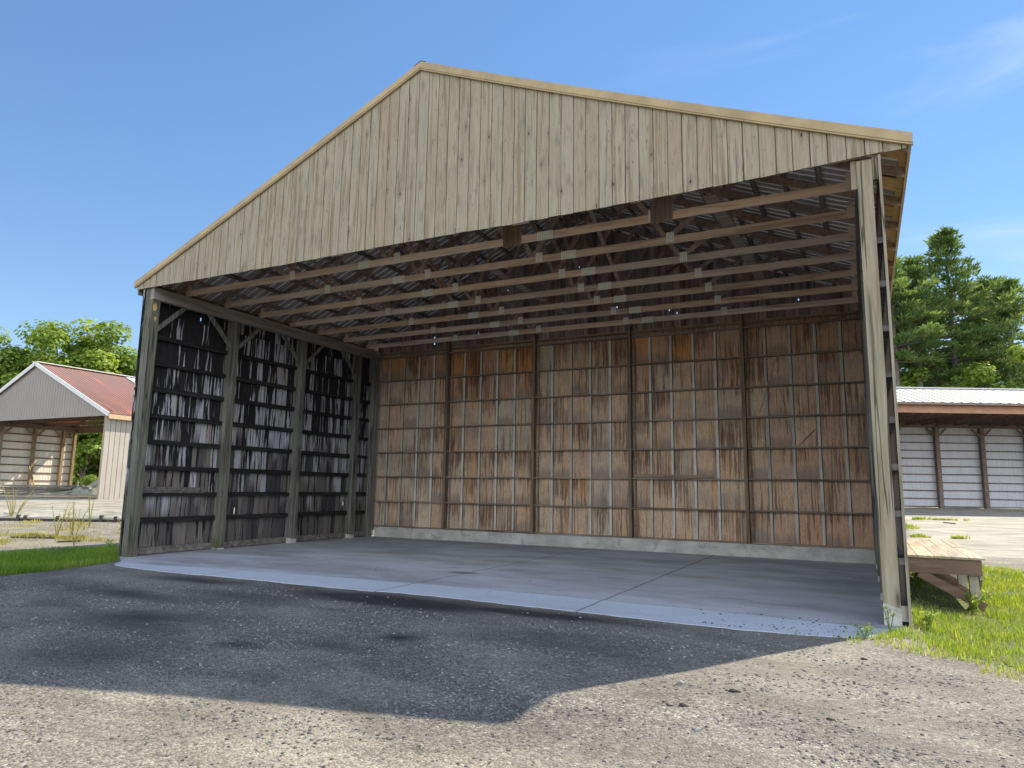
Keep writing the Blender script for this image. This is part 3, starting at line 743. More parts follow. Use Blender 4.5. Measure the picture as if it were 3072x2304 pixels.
for i, z in enumerate(GZ[:8]):
    mb = MB()
    pts = [.0, 2.42, 4.97, 7.55, 8.68]
    for a, b in zip(pts, pts[1:]):
        d = rng.uniform(-.012, .012)
        mb.hexa([(-10.2745, a, z-.045), (-10.232, a, z-.045), (-10.232, b-.004, z-.045+d), (-10.2745, b-.004, z-.045+d), (-10.2745, a, z+.045), (-10.232, a, z+.045), (-10.232, b-.004, z+.045+d), (-10.2745, b-.004, z+.045+d)])
    # the girts also carry an inner ledger between the posts
    for (a, b) in ys:
        h = .05+rng.uniform(-.008, .012)
        dz = rng.uniform(-.012, .012)
        mb.box(-10.2315, a, z-h+dz, -10.14, b, z+h+dz)
    mb.build('girt', M['girt_y'], lw)
    mb = MB(); mb.box(5.132, .03, z-.042, 5.2095, 8.8, z+.042); mb.build('girt', M['lumber'], rw)
mb = MB(); mb.box(-10.272, .21, .02, -10.16, 8.46, .17); mb.build('skirt_board', M['lumber'], lw)
mb = MB(); mb.box(5.131, .0, .06, 5.2095, 8.8, .25); mb.build('skirt_board', M['post'], rw)
mb = MB(); mb.box(-10.16, .25, 1.42, -10.135, 2.0, 1.56); mb.build('cross_board', M['lumber'], lw)

# back wall: plywood cells between studs and girts
bw = MB()
bays = [(-9.985, -7.271), (-7.181, -4.152), (-4.062, -1.122), (-1.032, 2.007), (2.097, 4.935)]
g0, gs = .3539, .8119
zs = [g0+gs*i for i in range(8)]+[6.25]
studs = []
WARM = {(1,6):.95, (1,5):.78, (0,6):.82, (3,6):.86, (4,6):.72, (2,6):.5, (3,5):.6}
for bi, (a, b) in enumerate(bays):
    n = 5; wd = .61; first = a+(.36 if bi == 0 else .56)
    xs = [a]+[first+wd*k for k in range(5) if first+wd*k < b-.12]+[b]
    studs += [(bi, q) for q in xs[1:-1]]
    colr = [rng.random() for _ in xs]
    for ci, (p, q) in enumerate(zip(xs, xs[1:])):
        sheet = [rng.random() for _ in range(3)]
        for zi, (u, t) in enumerate(zip(zs, zs[1:])):
            base = WARM.get((bi, zi), None)
            r = rng.random()
            if base is None: c = .12+.55*(.45*sheet[min(2, zi//3)]+.3*colr[ci]+.25*r)+(.10 if bi >= 3 else 0)+(.16 if bi == 4 else 0)-(.0 if bi != 2 else -.08)
            else: c = min(1., base+rng.uniform(-.22, .12))
            bw.box(p, 8.875, u, q-.003, 8.887, t-.003, r, c)
ow = bw.build('plywood_wall', M['plywood'], barn)
mb = MB(); mb.box(-10.2, 8.895, .2, 5.2, 8.915, 6.26); mb.build('outer_sheathing', M['dark_gable'], ow)
for bi, q in studs:
    mb = MB(); wob = rng.uniform(-.008, .008)
    mb.hexa([(q-.068,8.858,.375),(q-.004,8.858,.375),(q-.004,8.8748,.375),(q-.068,8.8748,.375),(q-.068+wob,8.858,6.04),(q-.004+wob,8.858,6.04),(q-.004+wob,8.8748,6.04),(q-.068+wob,8.8748,6.04)], None, .35+.65*rng.random() if bi in (1, 2, 3) else rng.random())
    o = mb.build('stud', M['stud'], ow)
    mb = MB(); mb.box(q-.0035+wob*.5, 8.866, .375, q+.014+wob*.5, 8.8748, 6.04, 0., 0.); mb.build('panel_seam', M['tiedark'], o)
for bi, (a, b) in enumerate(bays):
    for i in range(8):
        z = g0+gs*i; d = rng.uniform(-.012, .012)
        mb = MB(); y0 = 8.735 if i else 8.755
        mb.hexa([(a,y0,z-.019),(b,y0,z-.019+d),(b,8.857,z-.019+d),(a,8.857,z-.019),(a,y0,z+.019),(b,y0,z+.019+d),(b,8.857,z+.019+d),(a,8.857,z+.019)])
        mb.build('girt', M['girt_x'], ow)
    mb = MB(); mb.box(a, 8.80, 6.16, b, 8.87, 6.20); mb.build('girt', M['girt_x'], ow)
# thin loose battens nailed across the right bay
for p0, p1 in (((2.42, 8.85, 3.72), (2.86, 8.85, 5.12)), ((2.95, 8.85, 4.32), (3.22, 8.85, 2.86)), ((3.15, 8.85, 3.5), (3.75, 8.85, 2.85)), ((3.35, 8.85, 2.85), (3.75, 8.85, 3.25))):
    mb = MB(); mb.beam(p0, p1, .024, .012, up=(0, -1, 0)); mb.build('loose_batten', M['web'], ow)
# foundation curb
mb = MB(); n = 30
for i in range(n):
    a = -9.90+14.84*i/n; b = -9.90+14.84*(i+1)/n
    mb.box(a, 8.69+rng.uniform(-.004, .004), -.02, b, 8.93, .327+rng.uniform(-.006, .002), .5, .5)
cb = mb.build('foundation_curb', M['curb'], barn)
mb = MB(); mb.tube([(2.05, 8.62, .06), (2.05, 8.70, .06)], [.022, .022], 10); mb.build('drain_pipe', M['white_trim'], cb)

# back gable boards; small open knots let the sun through
HB = [(-7.90,6.40,.045,.28), (-7.886,6.80,.035,.07), (-7.537,6.56,.02,.05), (3.617,6.58,.04,.04), (3.824,6.52,.04,.04), (.289,6.64,.025,.06), (-.658,6.54,.03,.04), (-4.696,6.95,.02,.05), (-2.209,7.8,.03,.03), (-5.126,6.52,.02,.05),
      (-5.1,6.78,.03,.09), (-3.27,7.33,.03,.05), (-5.145,7.95,.025,.05), (-2.686,8.4,.03,.05), (-1.488,7.0,.035,.06), (-.144,7.13,.03,.05), (.07,6.75,.03,.05), (3.507,6.68,.03,.05), (-3.9,6.9,.02,.06), (-6.2,6.6,.02,.08), (-1.98,9.3,.02,.03)]
mb = MB(); x = -10.25
while x < 5.25:
    x1 = x+rng.uniform(.15, .2); e = x1-.0004
    hs = [h for h in HB if x+.005 < h[0] < x1-.005]
    boards_poly(mb, x, e, 8.918, 8.94, lambda q: 6.18, lambda q: zroof(q)-.02, rng.random(), rng.random(), hs)
    x = x1
mb.build('back_gable_boards', M['dark_gable'], barn)

# trusses: seven inside, one just behind the front boards, one at the back wall
CB, CT = 6.245, 6.385
def truss(y, first=False, up=0.):
    CB, CT = 6.245+up, 6.385+up
    h = .019; xl, xr = -10.05, 5.02
    mb = MB(); parts = [xl, -4.47, -.30, xr]
    for a, b in zip(parts, parts[1:]):
        mb.box(a, y-h, CB, b-.003, y+h, CT)
    tr = mb.build('truss', M['truss'], barn)
    for xe in (LX+.10, EX-.06):
        mb = MB(); n = 6; pts = [xe+(RX-xe)*i/n for i in range(n+1)]
        t0, t1 = -.059, -.20
        r = rng.random()
        for a, b in zip(pts, pts[1:]):
            a_, b_ = min(a, b), max(a, b)
            mb.hexa([(a_,y-h,zroof(a_)+t1),(b_,y-h,zroof(b_)+t1),(b_,y+h,zroof(b_)+t1),(a_,y+h,zroof(a_)+t1),(a_,y-h,zroof(a_)+t0),(b_,y-h,zroof(b_)+t0),(b_,y+h,zroof(b_)+t0),(a_,y+h,zroof(a_)+t0)], r, r)
        mb.build('top_chord', M['web'], tr)
    c = RX
    for bx, tx in ((-1.4, 0), (1.4, 0), (-1.4, -2.8), (1.4, 2.8), (-4.2, -2.8), (4.2, 2.8), (-4.2, -5.6), (4.2, 5.6)):
        mb = MB(); tz = zroof(c+tx)-.16
        mb.beam((c+bx+.03*(1 if tx > bx else -1), y, CT-.05), (c+tx, y, tz), .036, .088, up=(0, 1, 0)) if False else mb.beam((c+bx+.03*(1 if tx > bx else -1), y, CT+.0), (c+tx, y, tz), .034, .088)
        mb.build('web', M['web'], tr)
    pl = [(c-4.05, .075, 6.24, 6.44), (c-1.17, .075, 6.26, 6.46), (c+1.55, .075, 6.25, 6.45), (c+4.25, .075, 6.26, 6.46), (-4.47, .16, 6.23, 6.40), (-.30, .16, 6.23, 6.40)]
    for px, hw, z0, z1 in pl:
        px += rng.uniform(-.04, .04)
        mb = MB(); mb.box(-hw, -.003, z0-6.3, hw, .003, z1-6.3)
        o = mb.build('gusset_plate', M['plate'], tr, loc=(px, y-h-.0045, 6.3))
    for xe, s in ((xl+.10, 1), (xr-.235, 1)):
        mb = MB(); mb.box(xe, y-h-.016, CB-.01, xe+.105, y-h-.002, CT+.13); mb.build('heel_block', M['truss'], tr)
    if first:
        for px in (-.94, 1.93):
            mb = MB(); mb.box(px-.19, y-h-.02, 6.20, px+.19, y-h-.009, 6.62); mb.build('plywood_gusset', M['back_post'], tr)
    return tr
truss(.06, False, .10)
for k in range(7): truss(.93+1.18*k, k == 0)
# long bracing boards laid over the chords
for pts in ([(2.80, .6, 6.41), (3.06, 8.6, 6.41)], [(-2.3, 2.4, 6.43), (-2.28, 7.0, 6.43)]):
    mb = MB(); mb.beam(pts[0], pts[1], .21, .025); mb.build('bracing_board', M['girt_x'], barn)
for (p0, p1) in (((2.3, 1.0, 8.1), (2.9, 4.6, 6.45)), ((-4.8, 1.0, 8.3), (-4.8, 5.4, 6.45)), ((-.2, 1.2, 8.7), (-.2, 5.4, 6.45)), ((-2.6, 8.0, 9.3), (-2.6, 4.6, 6.45)), ((1.0, 8.0, 8.0), (1.0, 4.6, 6.45)), ((-6.9, 1.0, 7.4), (-6.9, 3.6, 6.45))):
    mb = MB(); mb.beam(p0, p1, .09, .03); mb.build('diagonal_brace', M['web'], barn)

# plank left lying on a girt of the back wall
mb = MB(); mb.hexa([(-.95, 8.70, 2.011), (1.18, 8.70, 1.998), (1.18, 8.773, 1.998), (-.95, 8.773, 2.011), (-.95, 8.72, 2.10), (1.18, 8.72, 2.075), (1.18, 8.75, 2.075), (-.95, 8.75, 2.10)])
tag(mb.build('plank', M['girt_x']), 'long brown plank lying on a girt of the plywood back wall inside the barn', 'plank')

# ------------------------------------------------------------------ loading dock beside the barn
dock = empty('loading_dock', (5.85, 5.6, hg(5.9, 5.6)), 'low wooden loading dock with plank top and braced legs along the barn wall', 'loading dock')
DX0, DX1, DY0, DY1, DZ = 5.262, 6.37, 2.62, 7.40, .70
mb = MB(); xs = DX0
while xs < DX1-.03:
    x1 = min(xs+.232, DX1+.02); cut = rng.uniform(DY0+1.2, DY1-1.5)
    mb.box(xs, DY0-.04, DZ-.032+rng.uniform(-.002, .002), x1-.009, cut, DZ+rng.uniform(-.003, .003)); mb.box(xs, cut+.004, DZ-.032, x1-.009, DY1, DZ+rng.uniform(-.003, .003)); xs = x1
mb.build('deck', M['deck'], dock)
mb = MB(); mb.box(DX0, DY0, DZ-.27, DX1-.03, DY0+.045, DZ-.034); mb.build('front_beam', M['dock'], dock)
mb = MB(); mb.box(DX1-.078, DY0+.047, DZ-.27, DX1-.03, DY1, DZ-.034); mb.build('side_beam', M['dock'], dock)
mb = MB(); mb.box(DX0+.002, DY0+.047, DZ-.27, DX0+.045, DY1, DZ-.034); mb.build('side_beam', M['dock'], dock)
for i, y in enumerate((DY0+.06, DY0+1.6, DY0+3.1, DY1-.2)):
    gz = hg(6.3, y)-.08
    mb = MB(); mb.hexa([(6.17,y,gz),(6.31,y,gz),(6.31,y+.14,gz),(6.17,y+.14,gz),(6.17,y,DZ-.272),(6.288,y,DZ-.272),(6.288,y+.14,DZ-.272),(6.17,y+.14,DZ-.272)]); mb.build('leg', M['dock_leg'], dock)
    mb = MB(); mb.beam((5.50, y-.032, DZ-.27), (6.35, y-.032, gz+.13), .045, .13, up=(0, 0, 1)) ; mb.build('brace', M['dock'], dock)
    if i < 3:
        mb = MB(); mb.beam((6.335, y+.1, DZ-.29), (6.335, y+1.0, gz+.12), .04, .12); mb.build('brace', M['dock_leg'], dock)

# ------------------------------------------------------------------ low timber wall on the left
rwall = empty('retaining_wall', (WA.x, WA.y, 0), 'long low pale timber retaining wall with short dark posts holding the upper gravel yard', 'retaining wall')
mb = MB(); c = -40.
while c < 18:
    L = rng.uniform(3.2, 4.4); a = WA+WD*c; b = WA+WD*(c+L-.03)
    dz = rng.uniform(-.01, .01); q = WN*.02; o_ = -WN*.46
    mb.hexa([(a.x+o_.x, a.y+o_.y, .10), (b.x+o_.x, b.y+o_.y, .10+dz), (b.x+q.x, b.y+q.y, .10), (a.x+q.x, a.y+q.y, .10), (a.x+o_.x, a.y+o_.y, .17), (b.x+o_.x, b.y+o_.y, .17+dz), (b.x+q.x, b.y+q.y, .455+dz), (a.x+q.x, a.y+q.y, .455)]); c += L
mb.build('face_board', M['tie'], rwall)
mb = MB(); a = WA+WD*-40; b = WA+WD*18; n = WN*.02
n = -WN*.38; mb.beam((a.x+n.x, a.y+n.y, .03), (b.x+n.x, b.y+n.y, .03), .06, .138); mb.build('foot_shadow_strip', M['tiedark'], rwall)  # dark strip standing in for the shadow under the face boards
for c in (-2.2, -1.95, -.3, 1.05, 1.35, 2.7, 4.5, 5.1, 6.2, 6.9, -5.0, -8.0):
    p = WA+WD*(c+.0)-WN*.44
    mb = MB(); h = rng.uniform(.22, .30); mb.beam((p.x, p.y, -.04), (p.x, p.y, h), .13, .12, up=(WD.x, WD.y, 0)); mb.build('short_post', M['tiedark'], rwall)

# ------------------------------------------------------------------ red-roofed drive-through shed on the left
BX, BY, BZ0 = -37.2, 16.76, .585
bw_, be, br, bo, bl = 16.17, 5.447, 9.042, .41, 7.95
rs = empty('red_roofed_shed', (BX-bw_/2, BY+bl/2, BZ0), 'taupe metal drive-through shed with faded red roof and white trim behind the timber wall', 'shed')
xc = BX-bw_/2
def zr2(x): return BZ0+br-(br-be)*abs(x-xc)/(bw_/2)
mb = MB(); n = 54                                                      # front gable siding, ribbed
for i in range(n):
    a = BX-bw_+bw_*i/n; b = BX-bw_+bw_*(i+1)/n
    mb.hexa([(a,BY,BZ0+be-.25),(b-.03,BY,BZ0+be-.25),(b-.03,BY+.03,BZ0+be-.25),(a,BY+.03,BZ0+be-.25),(a,BY,zr2(a)-.02),(b-.03,BY,zr2(b)-.02),(b-.03,BY+.03,zr2(b)-.02),(a,BY+.03,zr2(a)-.02)], .5, .5)
    mb.hexa([(b-.03,BY+.012,BZ0+be-.25),(b,BY+.012,BZ0+be-.25),(b,BY+.03,BZ0+be-.25),(b-.03,BY+.03,BZ0+be-.25),(b-.03,BY+.012,zr2(b)-.02),(b,BY+.012,zr2(b)-.02),(b,BY+.03,zr2(b)-.02),(b-.03,BY+.03,zr2(b)-.02)], .5, .5)
mb.build('gable_siding', M['taupe'], rs)
mb = MB(); y = BY                                                      # right wall siding with batten lines
while y < BY+bl:
    mb.box(BX-.03, y, BZ0, BX, y+.30, BZ0+be, .5, .5); mb.box(BX-.03, y+.30, BZ0, BX-.012, y+.34, BZ0+be, 0, 0); y += .34
mb.build('side_siding', M['taupe_side'], rs)
mb = MB(); y = BY
for i in range(int(bl/.34)): mb.box(BX-.0119, BY+.302+.34*i, BZ0+.01, BX-.006, BY+.338+.34*i, BZ0+be-.01)
mb.build('siding_shade_strip', M['brownwood'], rs)  # dark strips stand in for shade in the siding grooves
mb = MB(); y = BY-.02                                                    # left wall, bays up to y+8.2, open beyond
xl2 = BX-bw_
while y < BY+7.8:
    mb.box(xl2, y, BZ0+.3, xl2+.02, y+.20, BZ0+be, .5, .5); mb.box(xl2, y+.20, BZ0+.3, xl2+.012, y+.23, BZ0+be, .5, .5); y += .23
mb.build('side_siding', M['ivory'], rs)
for i in range(9):
    z = BZ0+.52+.59*i; mb = MB(); mb.box(xl2+.021, BY, z-.05, xl2+.07, BY+8.0, z+.05); mb.build('girt', M['brownwood'], rs)
for y in (BY+2.2, BY+4.6, BY+6.8, BY+7.72):
    mb = MB(); mb.box(xl2+.072, y, BZ0, xl2+.30, y+.2, BZ0+be); o = mb.build('post', M['tanpost'], rs)
    for s in ((-1, 1) if y < BY+7 else (-1,)):
        b = MB(); b.beam((xl2+.2, y+.1, BZ0+be-1.0), (xl2+.2, y+.1+s*.85, BZ0+be-.15), .05, .13); b.build('knee_brace', M['tanpost'], o)
mb = MB(); mb.box(BX-.26, BY+.04, BZ0, BX-.031, BY+.25, BZ0+be); mb.build('corner_post', M['tanpost'], rs)
mb = MB(); mb.box(xl2+.05, BY+.05, BZ0+be-.3, xl2+.32, BY+bl, BZ0+be+.05); mb.build('plate_beam', M['brownwood'], rs)
for k in range(4):
    y = BY+.3+2.45*k; mb = MB(); mb.box(xl2+.1, y, BZ0+be-.12, BX-.1, y+.05, BZ0+be+.14)
    mb.beam((xl2, y+.03, BZ0+be), (xc, y+.03, BZ0+br-.3), .05, .2); mb.beam((BX, y+.03, BZ0+be), (xc, y+.03, BZ0+br-.3), .05, .2); mb.build('truss', M['brownwood'], rs)
def slope2(sg, mat, name):
    mb = MB(); xe = xc+sg*(bw_/2+bo); ze = zr2(BX)-(br-be)*bo/(bw_/2); prof = []; y = BY-.14
    while y < BY+bl+.1: prof += [(y, 0), (y+.20, 0), (y+.22, .03), (y+.25, .03)]; y += .27
    n = len(prof)
    for k in range(2):
        for yy, h in prof: mb.v.append(((xe, xc)[k], yy, ((ze, BZ0+br)[k])+h+.03))
    for j in range(n-1): mb.face((j, j+1, n+j+1, n+j))
    return mb.build(name, mat, rs), xe, ze
o, xe, ze = slope2(1, M['rust_roof'], 'roof_slope')
mb = MB(); mb.box(xe-.06, BY-.1, ze-.28, xe-.02, BY+bl, ze+.01); mb.build('eave_board', M['tan_wood'], o)
mb = MB(); q = .55; mb.hexa([(xc+(xe-xc)*q, BY+6.2, BZ0+br+(ze-BZ0-br)*q+.075), (xc+(xe-xc)*q, BY+7.7, BZ0+br+(ze-BZ0-br)*q+.075), (xc+.3, BY+7.7, BZ0+br-.12+.075), (xc+.3, BY+6.2, BZ0+br-.12+.075)]+[(a, b, z+.01) for a, b, z in [(xc+(xe-xc)*q, BY+6.2, BZ0+br+(ze-BZ0-br)*q+.075), (xc+(xe-xc)*q, BY+7.7, BZ0+br+(ze-BZ0-br)*q+.075), (xc+.3, BY+7.7, BZ0+br-.12+.075), (xc+.3, BY+6.2, BZ0+br-.12+.075)]])
mb.build('skylight_sheet', M['white_sheet'], o)
slope2(-1, M['rust_roof'], 'roof_slope')
for sg in (-1, 1):
    mb = MB(); x0 = xc+sg*(bw_/2+bo); z0 = ze
    mb.beam((x0, BY-.16, z0-.03), (xc, BY-.16, BZ0+br-.03), .05, .26); mb.build('rake_trim', M['white_trim'], rs)
mb = MB(); mb.beam((xc, BY-.19, BZ0+br+.075), (xc, BY+bl+.1, BZ0+br+.075), .55, .06); mb.build('ridge_cap', M['white_trim'], rs)
mb = MB(); mb.box(xl2+.1, BY+bl-.12, BZ0+be-.42, BX-.1, BY+bl-.02, BZ0+be); mb.build('rear_header', M['brownwood'], rs)
# things kept inside it
def heap(name, pts_fn, mat, label, cat, smooth=False):
    mb = MB(); pts_fn(mb); return tag(mb.build(name, mat, None, smooth), label, cat)
def stack(mb):
    for k in range(5):
        for j in range(6):
            a = rng.uniform(-.5, .3); b = rng.uniform(-.3, .5)
            mb.beam((-50.4+a+j*.10, 18.4+.35*j, BZ0+.14+.15*k), (-46.2+b+j*.1, 20.2+.35*j, BZ0+.14+.15*k+rng.uniform(-.01, .02)), .30, .12)
heap('lumber_stack', stack, M['lumber'], 'dark stack of old planks on the floor of the red-roofed shed', 'lumber stack')
def tarp(mb):
    n, m_ = 26, 16; ctr = Vector((-45.6, 21.6)); ax = Vector((2.9, 1.5)); ay = Vector((-.8, 1.4))
    for i in range(n+1):
        for j in range(m_+1):
            u = i/n*2-1; v = j/m_*2-1
            e = max(0, 1-u*u)*max(0, 1-v*v)
            z = BZ0+.16+1.15*(e**.7)*(.65+.35*math.sin(u*3+.6))*(.8+.2*math.sin(v*5+u*9))+rng.uniform(-.07, .07)*min(1, e*3)
            p = ctr+ax*u+ay*v; mb.v.append((p.x+rng.uniform(-.06, .06), p.y, z))
    for i in range(n):
        for j in range(m_): mb.face((i*(m_+1)+j, (i+1)*(m_+1)+j, (i+1)*(m_+1)+j+1, i*(m_+1)+j+1), rng.random(), rng.random())
heap('tarp_heap', tarp, M['tarp'], 'crumpled grey-green tarp heaped at the opening of the red-roofed shed', 'tarp')
def pal(mb): mb.beam((-45.2, 17.9, BZ0+.11), (-40.6, 20.3, BZ0+.11), 1.3, .10)
heap('plywood_sheet', pal, M['deck'], 'flat tan plywood sheet on the ground under the tarp heap', 'plywood sheet')
def leanb(mb): mb.beam((-52.3, 21.6, BZ0), (-53.0, 21.2, BZ0+2.2), .16, .05)
heap('leaning_board', leanb, M['tanpost'], 'single board leaning on a post inside the red-roofed shed', 'board')

# ------------------------------------------------------------------ long white-roofed shed on the right
WS_Z = .62
ws = empty('white_roofed_shed', (*ground_at(49, 38), .5), 'long open shed with white ribbed metal roof, salmon header and white back wall', 'shed')
LA, LB = 19., 62.
def W(d, l, z): p = ground_at(d, l); return (p.x, p.y, z)
def wbox(mb, d0, d1, l0, l1, z0, z1, r=None, c=None):
    mb.hexa([W(d0,l0,z0), W(d0,l1,z0), W(d1,l1,z0), W(d1,l0,z0), W(d0,l0,z1), W(d0,l1,z1), W(d1,l1,z1), W(d1,l0,z1)], r, c)
mb = MB(); l = LA
while l < LB: wbox(mb, 53, 53.03, l, l+.27, WS_Z+.1, 7.2, .5, .5); wbox(mb, 52.985, 53.03, l+.27, l+.31, WS_Z+.1, 7.2, .5, .5); l += .31
mb.build('back_siding', M['pale_siding'], ws)
for i in range(11):
    z = WS_Z+.16+.60*i; mb = MB(); l = LA
    while l < LB:
        dd = rng.uniform(-.03, .03)
        mb.hexa([W(52.90,l,z-.04), W(52.90,l+3.42,z-.04+dd), W(52.984,l+3.42,z-.04+dd), W(52.984,l,z-.04), W(52.90,l,z+.04), W(52.90,l+3.42,z+.04+dd), W(52.984,l+3.42,z+.04+dd), W(52.984,l,z+.04)]); l += 3.44
    mb.build('girt', M['brownwood'], ws)
l = 32.35-3.44*4
while l < LB:
    mb = MB(); wbox(mb, 52.6, 52.89, l-.15, l+.15, WS_Z-.1, 7.1); o = mb.build('post', M['brownwood'], ws)
    for s in (-1, 1):
        b = MB(); b.beam(W(52.7, l, 5.95), W(52.7, l+s*.75, 6.65), .08, .12); b.build('knee_brace', M['brownwood'], o)
    l += 3.44
mb = MB(); wbox(mb, 44.95, 45.1, LA, LB, 6.94, 7.42); mb.build('header_board', M['orange'], ws)
mb = MB(); wbox(mb, 44.45, 44.55, LA-.3, LB, 7.42, 7.56); mb.build('eave_trim', M['brownwood'], ws)
mb = MB(); wbox(mb, 44.6, 53, LA, LB, 7.425, 7.45); mb.build('soffit', M['brownwood'], ws)
mb = MB(); l = LA
while l < LB: wbox(mb, 45.2, 53, l, l+.05, 6.85, 7.1); l += 1.22
wbox(mb, 52.6, 52.89, LA, LB, 6.72, 7.05); mb.build('truss_chords', M['brownwood'], ws)
def sl3(d0, z0, d1, z1):
    mb = MB(); prof = []; l = LA-.4
    while l < LB: prof += [(l, 0), (l+.48, 0), (l+.56, .035), (l+.60, .035)]; l += .62
    n = len(prof)
    for d, z in ((d0, z0), (d1, z1)):
        for a, h in prof: mb.v.append(W(d, a, z+h))
    for j in range(n-1): mb.face((j, j+1, n+j+1, n+j), 1. if j % 4 == 1 else 0., .5)
    return mb
sl3(44.4, 7.56, 49., 9.15).build('roof_slope', M['seam_roof'], ws); sl3(53.6, 7.56, 49., 9.15).build('roof_slope', M['seam_roof'], ws)
mb = MB(); wbox(mb, 48.75, 49.25, LA-.4, LB, 9.13, 9.21); mb.build('ridge_cap', M['white_trim'], ws)
for a in (LA, LB): mb = MB(); wbox(mb, 45, 53, a-.03, a+.03, WS_Z, 7.4); mb.build('end_siding', M['white_sheet'], ws)

# ------------------------------------------------------------------ vegetation
def rot_leaf(mb, p, nrm, size, aspect, r):
    n = nrm.normalized(); t = n.cross(Vector((rng.uniform(-1,1), rng.uniform(-1,1), rng.uniform(-1,1))))
    if t.length < 1e-3: t = Vector((1,0,0))
    t.normalize(); u = n.cross(t)
    a = size*.5; b = size*.5*aspect
    k = len(mb.v); mb.v += [tuple(p-t*a), tuple(p-u*b+t*a*.1), tuple(p+t*a), tuple(p+u*b+t*a*.1)]
    mb.face((k, k+1, k+2, k+3), r, r)
def rvec():
    while True:
        v = Vector((rng.uniform(-1,1), rng.uniform(-1,1), rng.uniform(-1,1)))
        if .05 < v.length < 1: return v
def deciduous(h, rad, nleaf, lsize, base=.22, nclump=46):
    tr = MB(); cr = MB()
    tr.tube([(0,0,-.3), (.05,0,h*.25), (.1,.05,h*.5), (.05,.1,h*.8)], [rad*.075, rad*.06, rad*.04, rad*.012], 8)
    cl = []
    for i in range(nclump):
        v = rvec(); v.normalize()
        rr = rng.uniform(.5, 1.0) if i > nclump*.3 else rng.uniform(.1, .6)
        zc = h*(base+(1-base)*.5); hz = h*(1-base)*.5
        k = 1.0 if v.z > -.2 else .8
        p = Vector((v.x*rad*rr*k, v.y*rad*rr*k, zc+v.z*hz*rr*.93))
        cl.append((p, rng.uniform(.26, .42)*rad*.85, rng.uniform(0, 1)))
        if i % 2 == 0:
            s = Vector((0, 0, h*rng.uniform(.2, .45))); m_ = (s+p)*.5+Vector((0,0,.4))
            tr.tube([s, m_, p], [rad*.03, rad*.018, rad*.005], 5)
    cr_n = nleaf//nclump
    for p, cr_r, tone in cl:
        for _ in range(cr_n):
            v = rvec(); q = p+Vector((v.x, v.y, v.z*.75))*cr_r
            n = (v+Vector((0,0,.7))+rvec()*.7)
            rot_leaf(cr, q, n, lsize*rng.uniform(.45, 1.0), .75, min(1, max(0, .25+.5*tone+rng.uniform(-.3, .3))))
    return tr.mesh('trunk', M['bark']), cr
def pine(h, rad, base=.25, per=46, asym=0.):
    tr = MB(); cr = MB()
    tr.tube([(0,0,-.5), (0,0,h*.3), (.1,0,h*.6), (0,.05,h*.99)], [h*.014, h*.011, h*.007, .03], 8)
    z = h*base
    while z < h-.3:
        f = (z-h*base)/(h*(1-base)); L = rad*((1-f)**.95*.97+.03)*(1 if f > .12 else .6+.4*f/.12)
        nb = rng.choice((4, 5, 5, 6)); a0 = rng.uniform(0, 6.28); zt = z
        for b in range(nb):
            if rng.random() < .14: continue
            a = a0+6.283*b/nb+rng.uniform(-.35, .35); l = L*rng.choice((.5, .8, 1., 1.1, 1.35))*rng.uniform(.8, 1.1)
            l *= 1+asym*math.cos(a)
            d = Vector((math.cos(a), math.sin(a), 0)); rise = rng.uniform(-.04, .18)+f*f*.75
            s = Vector((0,0,zt+rng.uniform(-.2, .2))); e = s+d*l+Vector((0,0,l*rise)); m_ = s+d*l*.5+Vector((0,0,l*rise*.2))
            tr.tube([s, m_, e], [.012*l+.02, .008*l+.012, .006], 4)
            tone = rng.random(); sd = Vector((-d.y, d.x, 0))
            # the branch forks into flat plumes, each a tuft of needles
            nf = max(3, int(l*1.9))
            for k_ in range(nf):
                t = .30+.72*(k_+rng.random()*.6)/nf; wdt = l*.30*(1.15-t)*rng.uniform(-1, 1)*1.5
                c_ = s+(m_-s)*min(1, t*2)+((e-m_)*(t*2-1) if t > .5 else Vector((0,0,0)))+sd*wdt+Vector((0,0,rng.uniform(-.05, .12)))
                pr = rng.uniform(.45, .85)
                for _ in range(per):
                    v = rvec(); q = c_+Vector((v.x*pr, v.y*pr, v.z*pr*.28+.08*pr))
                    g = Vector((v.x, v.y, 0))*.8+d*.5+Vector((0,0,rng.uniform(.05, .8))); g.normalize()
                    si = g.cross(Vector((rng.uniform(-1,1), rng.uniform(-1,1), .4))).normalized()
                    ln_ = rng.uniform(.22, .46); ww = ln_*.36; k = len(cr.v)
                    cr.v += [tuple(q-si*ww*.5), tuple(q+si*ww*.5), tuple(q+g*ln_+si*ww*.3), tuple(q+g*ln_*1.15), tuple(q+g*ln_-si*ww*.3)]
                    cr.face((k, k+1, k+2, k+3, k+4), min(1, max(0, .2+.5*tone+rng.uniform(-.2, .35))), 0)
        z += rng.uniform(.75, 1.3)*(1.15-f*.55)
    return tr.mesh('trunk', M['bark']), cr
def hz(d, l):                                                     # terrain height for things beyond the yards
    p = ground_at(d, l); return hg(p.x, p.y)
def put_tree(name, tm, cm, d, l, z, label, cat, group, rz=0., s=1., sz=1.):
    p = ground_at(d, l)
    e = empty(name, (p.x, p.y, z), label, cat, group, rz); e.scale = (s*(1.12 if name == 'broadleaf_tree' else 1), s*(1.12 if name == 'broadleaf_tree' else 1), s*sz)
    for nm, me in (('trunk', tm), ('crown', cm)):
        o = bpy.data.objects.new(nm, me); C.objects.link(o); o.parent = e
    return e
def lat(u, d): return (u-1536)/2080.92*d/math.cos(0)*.989
